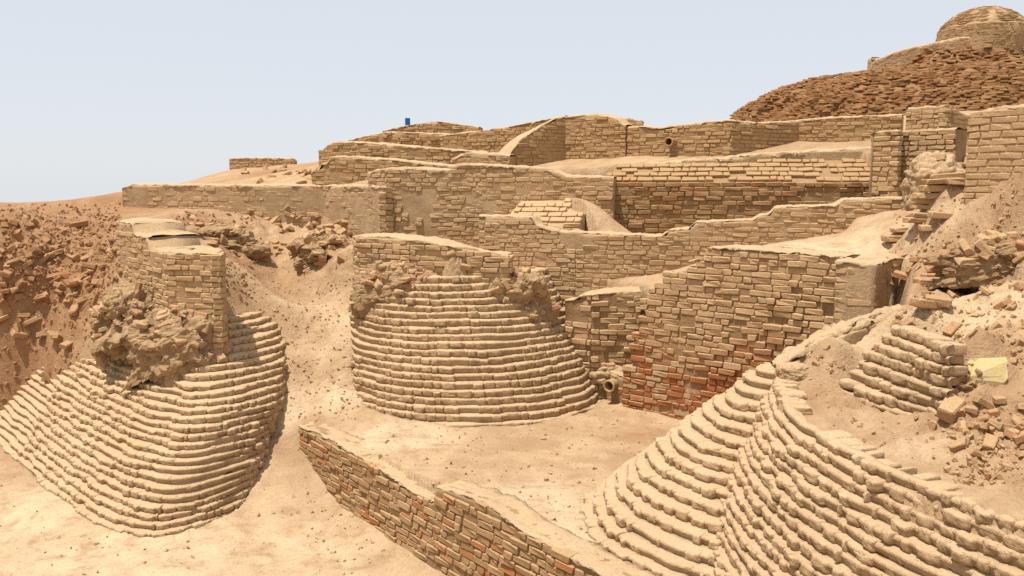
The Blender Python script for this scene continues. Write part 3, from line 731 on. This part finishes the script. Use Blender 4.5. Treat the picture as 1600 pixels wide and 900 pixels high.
# walls behind
wall('centre_wall', 'high mud-washed brick wall behind the central bastion, patched with protruding bricks', [X(576, 15.9), X(606, 15.5), X(760, 15.2), X(958, 14.7)],
     [(576, 272), (590, 266), (640, 264), (704, 267), (712, 258), (760, 259), (860, 265), (884, 276), (958, 279)], zbot=2.6, thick=.55, ch=.076, mat='wall', coremat='mud', miss=.05, prot=.004, jit=.012, cap=.06, capdrop=.11, patch=.14, proud=[(655, 335, 34), (655, 320, 24)], seed=18, nmax=170)
wall('plastered_low_wall', 'plastered mud wall bending round above the gully, level-topped', [X(192, 18.6), X(505, 17.1), X(576, 15.9), X(604, 15.35), X(607, 16.2)], [(192, 293), (206, 289), (505, 291), (575, 291), (604, 295), (607, 293)], zbot=2.75, thick=.4, ch=.1, mat='wall', coremat='mud', miss=.12, prot=-.004, jit=.006, cap=.05, capdrop=.07, patch=.1, seed=19, nmax=110)
wall('rear_wall', 'short-ended brick wall one terrace above the plastered low wall', [X(488, 17.3), X(516, 17.0), X(722, 16.4)], [(488, 268), (500, 264), (502, 257), (513, 254), (515, 246), (545, 246), (620, 251), (722, 262)], zbot=3.7, thick=.45, ch=.074, mat='wall_far', coremat='mud_far', miss=.04, prot=.006, jit=.01, cap=.05, capdrop=.05, seed=20, nmax=80)
wall('rear_wall', 'long mud-capped wall on the second terrace behind the short-ended wall', [X(500, 18.8), X(522, 18.4), X(760, 17.7)], [(500, 236), (510, 227), (527, 222), (590, 225), (660, 231), (745, 238), (760, 239)], zbot=4.0, thick=.45, ch=.072, mat='wall_far', coremat='mud_far', miss=.04, prot=.008, jit=.01, cap=.05, capdrop=.04, seed=21, nmax=70)
wall('low_rear_wall', 'low rounded wall stub in front of the diagonal wall', [X(708, 16.9), X(735, 16.6), X(796, 16.4)], [(708, 250), (720, 243), (740, 240), (796, 244)], zbot=4.0, thick=.4, ch=.072, mat='wall_far', coremat='mud_far', miss=.05, prot=.004, jit=.01, cap=.07, capdrop=.05, seed=22, nmax=40)
wall('diagonal_wall', 'brick wall with a steep stepped top rising to the high corner', [X(790, 16.9), X(882, 17.7), X(930, 17.2), X(976, 16.9)], [(790, 250), (800, 236), (812, 220), (830, 208), (850, 196), (868, 186), (882, 183), (905, 182), (930, 179), (962, 186), (976, 197)],
     zbot=4.0, thick=.5, ch=.072, mat='wall_far', coremat='mud_far', miss=.03, prot=.008, jit=.01, cap=.06, capdrop=.03, seed=23, nmax=110)
wall('rear_wall', 'sloping-topped far brick wall meeting the high corner', [X(688, 20.3), X(878, 18.6)], [(688, 212), (760, 204), (830, 192), (878, 182)], zbot=4.4, thick=.45, ch=.074, mat='wall_far', coremat='mud_far', miss=.03, prot=.008, jit=.01, cap=.04, capdrop=.03, seed=24, nmax=50)
wall('rear_wall', 'broken far wall stub peeping out behind the high corner', [X(960, 19.5), X(1001, 19.3), X(1003, 20)], [(960, 184), (985, 185), (1001, 188)], zbot=4.6, thick=.45, ch=.09, mat='wall_far', coremat='mud_far', miss=.03, prot=.008, cap=.03, seed=25, nmax=20)
wall('far_wall', 'rounded far wall on the skyline beside the blue post', [X(600, 23.4), X(684, 22.6), X(748, 22.4)], [(600, 204), (640, 196), (684, 190), (748, 199)], zbot=4.7, thick=.5, ch=.076, mat='wall_far', coremat='mud_far', miss=.05, prot=.01, jit=.015, cap=.03, capdrop=.03, seed=26, nmax=20)
wall('far_wall', 'ruined far wall of tumbled courses on the skyline below the blue post', [X(546, 21.8), X(600, 21.2), X(706, 20.7)], [(546, 220), (570, 213), (600, 207), (660, 208), (706, 210)], zbot=4.4, thick=.6, ch=.076, mat='wall_far', coremat='mud_far', miss=.12, prot=.02, jit=.04, cap=.03, capdrop=.02, seed=27, nmax=30)
wall('far_wall', 'isolated low wall alone on the skyline above the plastered wall', [X(361, 26), X(462, 25), X(466, 26.5)], [(361, 248), (400, 247), (462, 250)], zbot=4.0, thick=.5, ch=.076, mat='wall_far', coremat='mud_far', miss=.03, prot=.008, cap=.03, seed=28, nmax=40)
wall('pipe_wall', 'high folded brick wall with a round pipe mouth', [X(978, 16.9), X(1138, 15.9), X(1243, 16.9), X(1402, 16.1)], [(978, 200), (1003, 198), (1036, 201), (1074, 195), (1124, 190), (1138, 188), (1168, 191), (1190, 193), (1242, 190), (1300, 184), (1398, 181)],
     zbot=4.1, thick=.5, ch=.070, mat='wall_far', coremat='mud_far', miss=.035, prot=.008, jit=.01, cap=.05, capdrop=.03, seed=29, nmax=140, holes=[(1048, 222, 8)])
wall('mud_ledge', 'rough mud ledge running along the terrace below the pipe wall', [X(990, 15.75), X(1124, 15.3), X(1378, 14.9)], [(990, 261), (1058, 252), (1124, 248), (1256, 237), (1378, 232)], zbot=4.15, thick=.5, ch=.09, mat='wall', coremat='mud', miss=1.0, cap=.05, capdrop=.08, seed=30, nmax=0, capnoise=1.6)
wall('terraced_wall', 'brown brick pit wall whose upper courses step back like a terrace', [X(946, 15.0), X(1374, 14.2)], [(0, 0, 4.2), (.04, 0, 4.36), (1, 0, 4.46)], zbot=2.9, thick=1.3, ch=.076, mat='wall_brown', coremat='core', miss=.06, prot=.014, jit=.018, cap=0, seed=31, nmax=190, setback=lambda z: np.maximum(0, z-4.0)*1.75)
# right-hand group
wall('right_rear_wall', 'brick wall stub stepping up beside the yellowish pillar', [X(1360, 13.3), X(1400, 13.0), X(1403, 13.35), X(1486, 12.8)], [(1360, 213), (1368, 208), (1400, 205), (1403, 205), (1486, 202)], zbot=3.9, thick=.45, ch=.074, mat='wall', coremat='core', miss=.04, prot=.01, jit=.012, cap=.04, capdrop=.03, seed=32, nmax=120)
wall('right_rear_wall', 'square brick corner standing in front of the red mound', [X(1408, 15.2), X(1470, 14.4), X(1514, 15.4)], [(1408, 171), (1440, 168), (1470, 166), (1514, 180)], zbot=4.5, thick=.45, ch=.072, mat='wall', coremat='core', miss=.03, prot=.008, jit=.01, cap=.04, capdrop=.03, seed=33, nmax=120)
wall('brick_pillar', 'pale yellowish brick pillar with wide mortar joints at the edge', [X(1511, 10.6), X(1506, 9.9), X(1650, 9.0)], [(1511, 190), (1506, 188), (1512, 180), (1530, 175), (1560, 170), (1650, 166)], zbot=3.7, thick=.7, ch=.072, blen=.27, mat='wall', coremat='mud', shapes=CRISP, miss=.0, prot=.008, jit=.004, cap=.07, capdrop=.03, seed=34, nmax=120, headers=.25)
wall('wall_stub', 'stepped three-level brick wall stub on top of the left bastion', [X(180, 13.5), X(257, 11.9), X(341, 11.7), X(349, 12.6)], [(0, 0, 3.45), (.19, 0, 3.44), (.195, 0, 3.28), (.37, 0, 3.27), (.375, 0, 3.1), (1, 0, 3.08)], zbot=1.9, thick=.8, ch=.074, mat='wall', coremat='mud', miss=.04, prot=.006, jit=.012, cap=.05, capdrop=.04, env=0.0, seed=35, nmax=160)
wall('parapet', 'mud-capped brick parapet crowning the central bastion', [X(551, 13.9), X(560, 13.3), X(640, 12.85), X(700, 12.65), X(797, 12.5), X(800, 13.0)], [(551, 371), (562, 369), (620, 373), (668, 378), (700, 385), (745, 390), (797, 400), (800, 396)], zbot=2.3, thick=.62, ch=.076, mat='wall', coremat='mud', miss=.06, prot=.014, jit=.02, cap=.05, capdrop=.06, seed=36, nmax=120)
wall('mud_kerb', 'eroded mud kerb along the crest of the near bastion', [at(1212, 585, 8.35)[:2], at(1300, 535, 8.3)[:2], at(1425, 488, 8.75)[:2]], [(1212, 578), (1230, 566), (1300, 530), (1350, 512), (1425, 484)], zbot=.9, thick=.3, ch=.09, mat='wall', coremat='mud', miss=1, cap=.05, capdrop=.06, seed=37, nmax=0, capnoise=2.2)

# upper flight of courses on the right slope
s0, s1_, s2_, s3 = gz(1312, 598, 2.24)[:2], gz(1482, 655, 2.24)[:2], gz(1392, 512, 2.76)[:2], gz(1478, 545, 2.76)[:2]
def flight(u, t):
    return (s0[0]+(s2_[0]-s0[0])*u)*(1-t)+(s1_[0]+(s3[0]-s1_[0])*u)*t, (s0[1]+(s2_[1]-s0[1])*u)*(1-t)+(s1_[1]+(s3[1]-s1_[1])*u)*t
bastion('step_courses', 'short flight of seven mud brick courses on the right rubble slope', flight, 7, .083, 2.2, (0, 1), .16, 'bast', 120, closed=False, aligned=False, seed=6, nt=60, cat='steps', extra_below=1)

# ------------------------------------------------------------------ rubble heaps
def heap(name, label, c, r, rz, n, seed, mat='crust', stone=(.07, .17), tilt=0.0, amp=.22, nst=40, facet=.2, cells=70):
    root = thing(name, label, 'rubble')
    nu, nv = 120, 56; u = np.linspace(0, 2*PI, nu, endpoint=False); v = np.linspace(-.9, PI/2-.02, nv); U, Vv = np.meshgrid(u, v)
    D3 = np.stack([np.cos(U)*np.cos(np.maximum(Vv, 0)), np.sin(U)*np.cos(np.maximum(Vv, 0)), np.sin(Vv)*np.where(Vv < 0, 1.4, 1.0)], -1)
    k = 1+amp*fbm(D3[..., 0]*1.7+seed, D3[..., 1]*1.7, D3[..., 2]*1.7, 3, seed)+.05*vn(D3[..., 0]*9, D3[..., 1]*9, D3[..., 2]*9, seed+6)+.03*vn(D3[..., 0]*19, D3[..., 1]*19, D3[..., 2]*19, seed+7)
    rq = np.random.default_rng(seed+300); sd = rq.normal(0, 1, (cells, 3)); sd /= np.linalg.norm(sd, axis=1)[:, None]; so = rq.random(cells)-.5
    dd_ = np.sqrt(((D3.reshape(-1, 1, 3)+.05*np.stack([vn(D3[..., a_]*6+a_*9, D3[..., 1]*6, D3[..., 2]*6, seed+a_) for a_ in range(3)], -1).reshape(-1, 1, 3)-sd[None])**2).sum(-1)); o2 = np.argsort(dd_, 1)[:, :2]
    d1 = np.take_along_axis(dd_, o2, 1); k = k+(facet*so[o2[:, 0]]-facet*.35*np.exp(-(d1[:, 1]-d1[:, 0])/.02)).reshape(k.shape)
    W = D3*k[..., None]*np.array(r); R = np.array(Euler((tilt, 0, rz)).to_matrix()); W = W@R.T+np.array(c)
    me = mesh_np('earth', W.reshape(-1, 3), grid_faces(nu, nv, True), mat == 'mud'); link('earth', me, M[mat], root)
    rr = np.random.default_rng(seed)
    small = []
    for q in range(n):
        i, j = rr.integers(nu), rr.integers(12, nv); p = W[j, i]
        if p[1] > c[1]+r[1]*.35: continue
        big = q < nst; p = p-(p-np.array(c))*.06; sz = stone[0]+(stone[1]-stone[0])*rr.random()**1.6
        if not big: sz *= .35
        m = mtx(p, (rr.random()*6, rr.random()*6, rr.random()*6), (sz*(.8+.5*rr.random()), sz*(.55+.4*rr.random()), sz*(.45+.3*rr.random())))
        sh = STONE[rr.integers(len(STONE))]
        if big and rr.random() < .75:
            kb = .7+.5*rr.random(); sh = BROKEN[rr.integers(len(BROKEN))]; m = mtx(p, (rr.normal(0, .4), rr.normal(0, .4), rr.random()*6), (.22*kb, .12*kb, .065*kb))
        if big: place(sh, M['stone'], m, root, 'stone')
        else: small.append((sh, m))
    joined('gravel', small, M['stone'], root, smooth=False)
    return root
heap('rubble_heap', 'broken rubble lump hanging on the front of the left bastion', at(280, 540, 11.85), (.62, .45, .46), .2, 300, 41, nst=95, mat='crustp')
heap('rubble_heap', 'rough rubble bank sloping under the left side of the wall stub', at(205, 500, 12.8), (.5, .75, .5), .5, 300, 42, nst=95, mat='crustp')
heap('rubble_heap', 'jagged broken brickwork under the parapet of the central bastion', at(620, 452, 12.8), (.68, .26, .36), -.3, 260, 43, nst=110, mat='crustp')
heap('rubble_heap', 'pale rubble slump at the right shoulder of the central bastion', at(806, 470, 12.85), (.52, .4, .46), .1, 260, 44, nst=90, mat='crustp')
heap('mud_buttress', 'smooth mud buttress in the middle of the central bastion', at(712, 455, 12.66), (.2, .17, .55), 0, 20, 45, mat='mud', amp=.1, nst=4, facet=.08)
heap('rubble_heap', 'tumbled bricks and earth at the head of the gully', at(512, 396, 15.5), (.6, .6, .34), -.3, 240, 46, nst=55, stone=(.12, .26))
heap('rubble_heap', 'heap of broken bricks behind the wall stub', at(325, 390, 15.5), (.9, .8, .42), -.1, 260, 47, nst=60, stone=(.12, .26))
heap('earth_bank', 'eroded earth bank below the yellowish pillar', at(1462, 290, 12.3), (.42, .4, .42), 0, 60, 48, nst=12, mat='mud', amp=.16, facet=.14)
heap('rubble_heap', 'earth and stones piled behind the drain ledge', at(950, 580, 13.1), (.5, .45, .3), -.4, 80, 50, nst=30, mat='mud')
heap('rubble_heap', 'overhanging crumbled rubble high on the right slope', at(1560, 410, 8.8), (.55, .3, .22), -.2, 160, 51, nst=50)

heap('mud_lump', 'small mud lump filling the notch between kerb and stepped nose', at(1243, 583, 8.15), (.2, .17, .1), .3, 16, 52, nst=3, mat='mud', amp=.12, facet=.06)
heap('rubble_heap', 'crumbled clods at the end of the short flight of courses', gz(1497, 605, 2.4), (.2, .3, .2), -.3, 90, 53, nst=24, mat='crustp', stone=(.05, .1))
# ------------------------------------------------------------------ loose bricks and stones
def loose(px, py, label, group, sc=(.26, .13, .07), rot=None, lift=.0, mat='loose', shapes=None, name='loose_brick', Y=None):
    p = hit(px, py) if Y is None else at(px, py, Y)
    if p is None: return
    sh = shapes or (BROKEN+CRISP['s']); s_ = sh[random.randrange(len(sh))]
    r = rot if rot is not None else (random.gauss(0, .45), random.gauss(0, .4), random.uniform(0, 6.28))
    k = random.uniform(.8, 1.12)
    o = place(s_, M[mat], mtx((p[0], p[1], p[2]+lift), r, (sc[0]*k, sc[1]*k, sc[2]*k)), None, name, label=label, category='brick', group=group, kind='thing')
    return o
areas = [(0, 60, 330, 385, 'brick in the upper rubble band under the ridge, at the picture edge'), (60, 125, 330, 385, 'brick in the upper rubble band under the ridge, away from the edge'), (125, 185, 335, 400, 'brick in the rubble just behind the three-level wall stub'),
    (0, 60, 385, 440, 'brick in the middle of the red rubble face, at the picture edge'), (60, 120, 385, 440, 'brick in the middle of the red rubble face'), (120, 175, 400, 450, 'brick in the red rubble beside the wall stub'), (0, 80, 435, 475, 'brick at the foot of the red rubble face, above the scree'), (80, 160, 435, 480, 'brick at the foot of the red rubble beside the bastion')]
for x0, x1, y0, y1, lb in areas:
    for k in range(17):
        kk_ = random.uniform(.6, 1.1); loose(random.uniform(x0, x1), random.uniform(y0, y1), lb, 'loose bricks: '+lb[9:], lift=-.035, mat='redloose', sc=(.26*kk_, .14*kk_, .085*kk_))
for k in range(14): loose(random.uniform(0, 170), random.uniform(500, 600), 'single brick lying on the red scree below the rubble', 'bricks on the red scree', lift=.01)
for k in range(40): loose(random.uniform(270, 470), random.uniform(330, 400), 'brick fragment tumbled below the plastered low wall', 'bricks below the plastered wall')
for k in range(26): loose(random.uniform(480, 560), random.uniform(345, 410), 'brick fallen at the head of the gully beside the central bastion', 'bricks at the gully head')
for k in range(22): loose(random.uniform(380, 500), random.uniform(262, 288), 'far brick scattered on the slope above the plastered wall', 'bricks on the far slope', Y=None)
steps = [(1481, 275, .42), (1474, 284, .45), (1462, 294, .3), (1452, 306, .3), (1444, 317, .24), (1442, 326, .26), (1440, 337, .3), (1436, 347, .36), (1407, 362, .22), (1399, 373, .26), (1513, 267, .46), (1522, 276, .3), (1500, 285, .28), (1470, 340, .24), (1450, 358, .2)]
for i, (px, py, l) in enumerate(steps):
    Y = 10.2+.09*(py-265)/10 if px < 1490 else 10.0
    o = loose(px, py+6, 'brick in the crooked row stepping down the right slope', 'crooked row of stepping bricks', sc=(l, .2, .07), rot=(0, random.gauss(0, .05), random.gauss(-.1, .12)), mat='wall', shapes=WORN['s'], lift=.04)
for (px, py, l, rz, ry) in ((1413, 440, .26, -.5, .25), (1463, 438, .34, .05, 0), (1458, 452, .34, .0, .02), (1448, 483, .24, .3, .1), (1465, 478, .2, -.4, .1)):
    loose(px, py, 'flat brick lying on the rubble slope beside the plastered pier', 'flat bricks beside the pier', sc=(l, .16, .07), rot=(.05, ry, rz), lift=.03, mat='loose', shapes=CRISP['s'])
loose(1485, 650, 'squared brick block tilted below the short flight of courses', None, sc=(.2, .12, .11), rot=(.2, -.4, .7), lift=.05, mat='stone', shapes=CRISP['s'])
for k in range(34): loose(random.uniform(1400, 1600), random.uniform(400, 520), 'brick fragment on the upper rubble slope at right', 'fragments on the upper right slope', sc=(.15, .09, .05))
for k in range(24): loose(random.uniform(1490, 1600), random.uniform(625, 720), 'brick fragment beside the yellow painted stone', 'fragments beside the yellow stone', sc=(.12, .08, .045))

# pebbles and crumbs: uncountable
YEL = hit(1545, 592)
def scatter(name, label, n, boxes, smin, smax, mat, seed):
    rr = np.random.default_rng(seed); it = []
    for (x0, y0, x1, y1, w) in boxes:
        for k in range(int(n*w)):
            p = hit(rr.uniform(x0, x1), rr.uniform(y0, y1))
            if p is None or math.hypot(p[0]-YEL[0], p[1]-YEL[1]) < .24: continue
            s_ = smin+(smax-smin)*rr.random()**3
            it.append((STONE[rr.integers(len(STONE))], mtx((p[0], p[1], p[2]+s_*.1), (rr.random()*6, rr.random()*6, rr.random()*6), (s_*(.8+.6*rr.random()), s_*(.6+.4*rr.random()), s_*(.35+.3*rr.random())))))
    o = joined(name, it, M[mat], None, smooth=False, label=label, cat='gravel'); return o
scatter('red_gravel', 'red brick crumbs strewn over the left hillside', 2600, [(0, 320, 190, 480, .75), (0, 470, 150, 640, .15), (270, 330, 400, 470, .2)], .012, .075, 'redloose', 61)
scatter('pale_gravel', 'pale crumbs and pebbles in the gully and courtyard', 3200, [(350, 380, 560, 660, .5), (480, 640, 1080, 880, .35), (0, 700, 600, 900, .1)], .006, .045, 'stone', 62)
scatter('slope_gravel', 'broken brick crumbs on the right slope', 1700, [(1390, 270, 1600, 520, .5), (1480, 520, 1600, 760, .4), (1230, 540, 1400, 640, .1), (1300, 630, 1500, 720, .06)], .01, .055, 'stone', 63)

# yellow painted stone
p = hit(1545, 592)
V, F = rounded_box(.28, .2, .05, .016, .022, rs)
s = NB('yellow_paint'); s.tint = (1, 1, 1); nn = s.noise(22, 5, .75)
ym = s.out(s.mix(s.ramp(nn, .40, .60), (.50, .375, .13), (.46, .35, .215))); s.bump([(s.noise(40), .5)], .01)
o = place(Shape('painted_stone', V, F, False), ym, mtx((p[0], p[1], p[2]+.008), Vector((-(gheight(p[0]+.1, p[1])-gheight(p[0]-.1, p[1]))/.2, -(gheight(p[0], p[1]+.1)-gheight(p[0], p[1]-.1))/.2, 1)).to_track_quat('Z', 'Y'), (1, 1, .7)), None, 'painted_stone', label='flat stone splashed with yellow paint on the right slope', category='stone', kind='thing')

# drain pipes
def pipe(label, c, d, R, L, mat):
    n = 28; a = np.linspace(0, 2*PI, n, endpoint=False); prof = [(R*.72, -L*.4), (R*.72, L/2-.01), (R*.78, L/2), (R, L/2-.004), (R*1.02, L/2-.03), (R*.96, L/2-.035), (R*.96, -L/2)]
    d = Vector(d).normalized(); q = d.to_track_quat('Z', 'Y').to_matrix(); V = []
    for r, z in prof:
        for t in a: V.append(tuple(q@Vector((r*math.cos(t), r*math.sin(t), z))))
    me = mesh_np('drain_pipe', np.array(V), grid_faces(n, len(prof), True)); o = link('drain_pipe', me, M[mat], None, label, 'pipe', kind='thing'); o.location = c
pipe('short clay drain pipe in the low broken ledge by the courtyard', at(957, 601, 12.45), (-.55, -.8, -.03), .09, .24, 'stone')
pipe('round clay pipe mouth high in the folded wall', at(1048, 222, 16.33), (-.45, -.9, 0), .085, .3, 'wall_far')

# blue post on the skyline
s = NB('blue_paint'); s.tint = (1, 1, 1); s.b.inputs['Roughness'].default_value = .5
bm_ = s.out(s.mix(s.ramp(s.noise(12), .4, .7), (.02, .10, .36), (.03, .14, .44)))
root = thing('blue_post', 'small blue metal marker post on the skyline', 'post', loc=at(637, 200, 23.8))
V, F = rounded_box(.13, .09, .42, .008, .0, rs); place(Shape('post', V, F, False), bm_, mtx((0, 0, .05), (0, 0, .2), (1, 1, 1)), root, 'panel')
V, F = rounded_box(.05, .05, .4, .006, .0, rs); place(Shape('post', V, F, False), bm_, mtx((0, .03, -.2), (0, 0, .2), (1, 1, 1)), root, 'stake')

# ------------------------------------------------------------------ mound and ruined stupa
RZ = np.array([(5.6, 11.5), (6.6, 10.0), (7.3, 9.0), (8.0, 7.7), (8.45, 6.2), (8.62, 4.6), (8.75, 3.4), (9.05, 2.3), (9.55, 1.5)])
def mound_xy(z, th, seed=5, off=0.0):
    r = np.interp(z, RZ[:, 0], RZ[:, 1]); er = .75*fbm(np.cos(th)*3.2, np.sin(th)*3.2, z*.5, 4, seed)+.14*fbm(np.cos(th)*14, np.sin(th)*14, z*2.5, 3, seed+1)
    r2 = r+er+off
    return 19+r2*np.cos(th)+.0, 38+r2*.62*np.sin(th)
root = thing('brick_mound', 'high eroded mound of crumbling red brick courses below the round tower', 'mound')
th = np.linspace(0, 2*PI, 420, endpoint=False); rows = []
zz = np.arange(5.4, 9.62, .073)
for z in zz:
    x, y = mound_xy(np.full_like(th, z), th); rows.append(np.column_stack([x, y, z+.05*fbm(x, y, z, 2, 3)]))
rows.append(np.column_stack([np.full_like(th, 19)+.3*np.cos(th), np.full_like(th, 38)+.3*np.sin(th), np.full_like(th, 9.75)]))
link('earth', mesh_np('earth', np.concatenate(rows), grid_faces(len(th), len(rows), True)), M['mound_earth'], root)
items = []; rr = np.random.default_rng(77)
for k, z in enumerate(zz):
    s_ = PI*.92
    while s_ < PI*1.75:
        r = np.interp(z, RZ[:, 0], RZ[:, 1]); l = .2+.25*rr.random(); s_ += l/max(r*.8, 1.2)
        if rr.random() < .1 or float(fbm(s_*5, z*1.3, 0, 3, 91)) > 1.1: continue
        x, y = mound_xy(np.array([z]), np.array([s_]), off=-.07); x2, y2 = mound_xy(np.array([z]), np.array([s_+.01]))
        items.append((WORN['s'][rr.integers(12)], mtx((x[0], y[0], z+.04+.05*float(fbm(x[0], y[0], z, 2, 3))), (rr.normal(0, .03), rr.normal(0, .03), math.atan2(y2[0]-y[0], x2[0]-x[0])+rr.normal(0, .08)), (l, .2+.14*rr.random(), .066))))
joined('brick_mass', items, M['mound'], root)
# round tower
root = thing('round_tower', 'ruined round mud-brick tower with domed top crowning the mound', 'tower')
cx, cy = at(1536, 60, 40)[0], 40.0
prof = [(1.92, 9.3), (1.88, 9.9), (1.86, 10.3), (1.86, 10.6), (1.84, 10.78), (1.79, 10.84), (1.72, 10.9), (1.68, 11.0), (1.58, 11.06), (1.52, 11.16), (1.4, 11.23), (1.3, 11.34), (1.15, 11.41), (1.0, 11.52), (.8, 11.58), (.6, 11.67), (.35, 11.72), (.02, 11.76)]
th = np.linspace(0, 2*PI, 160, endpoint=False); rows = []
for i, (r, z) in enumerate(prof):
    n = .05*fbm(np.cos(th)*4, np.sin(th)*4, z*3, 4, 8); r_ = r*(1+n*.6); rows.append(np.column_stack([cx+r_*np.cos(th), cy+r_*np.sin(th), z+n*.5]))
link('drum', mesh_np('drum', np.concatenate(rows[:6]), grid_faces(160, 6, True)), M['mud_far'], root)
link('dome', mesh_np('dome', np.concatenate(rows[5:]), grid_faces(160, len(rows)-5, True)), M['mud_far'], root)
items = []
for i, (r, z) in enumerate(prof[:5]):
    pass
z = 9.5
while z < 10.8:
    r = np.interp(z, [p_[1] for p_ in prof[:6]], [p_[0] for p_ in prof[:6]]); a = 0
    while a < 2*PI:
        l = .26+.05*rr.random(); a += l/r; n = .05*float(fbm(math.cos(a)*4, math.sin(a)*4, z*3, 4, 8)); q = r*(1+n*.6)-.055
        items.append((WORN['s'][rr.integers(12)], mtx((cx+q*math.cos(a), cy+q*math.sin(a), z), (0, 0, a+PI/2), (l*.95, .13, .075))))
    z += .085
dr_ = prof[5:]; z = 10.9
while z < 11.7:
    r = np.interp(z, [p_[1] for p_ in dr_], [p_[0] for p_ in dr_]); a = 0
    while a < 2*PI:
        l = .2+.15*rr.random(); a += l/max(r, .3)
        q = r-.07; items.append((WORN['s'][rr.integers(12)], mtx((cx+q*math.cos(a), cy+q*math.sin(a), z+rr.normal(0, .006)), (0, 0, a+PI/2+rr.normal(0, .06)), (l*.98, .2, .05))))
    z += .075
joined('brick_mass', items, M['mud_far'], root)
wall('curved_wall', 'ribbed mud wall curving up the mound to the round tower', [X(1345, 38.6), X(1352, 38.0), X(1400, 37.6), X(1500, 37.4)], [(1345, 108), (1349, 97), (1362, 91), (1400, 82), (1440, 72), (1500, 60)], zbot=8.2, thick=.9, ch=.09, mat='mud', coremat='mud', miss=.1, prot=.0, cap=.12, capdrop=.25, seed=38, nmax=0)
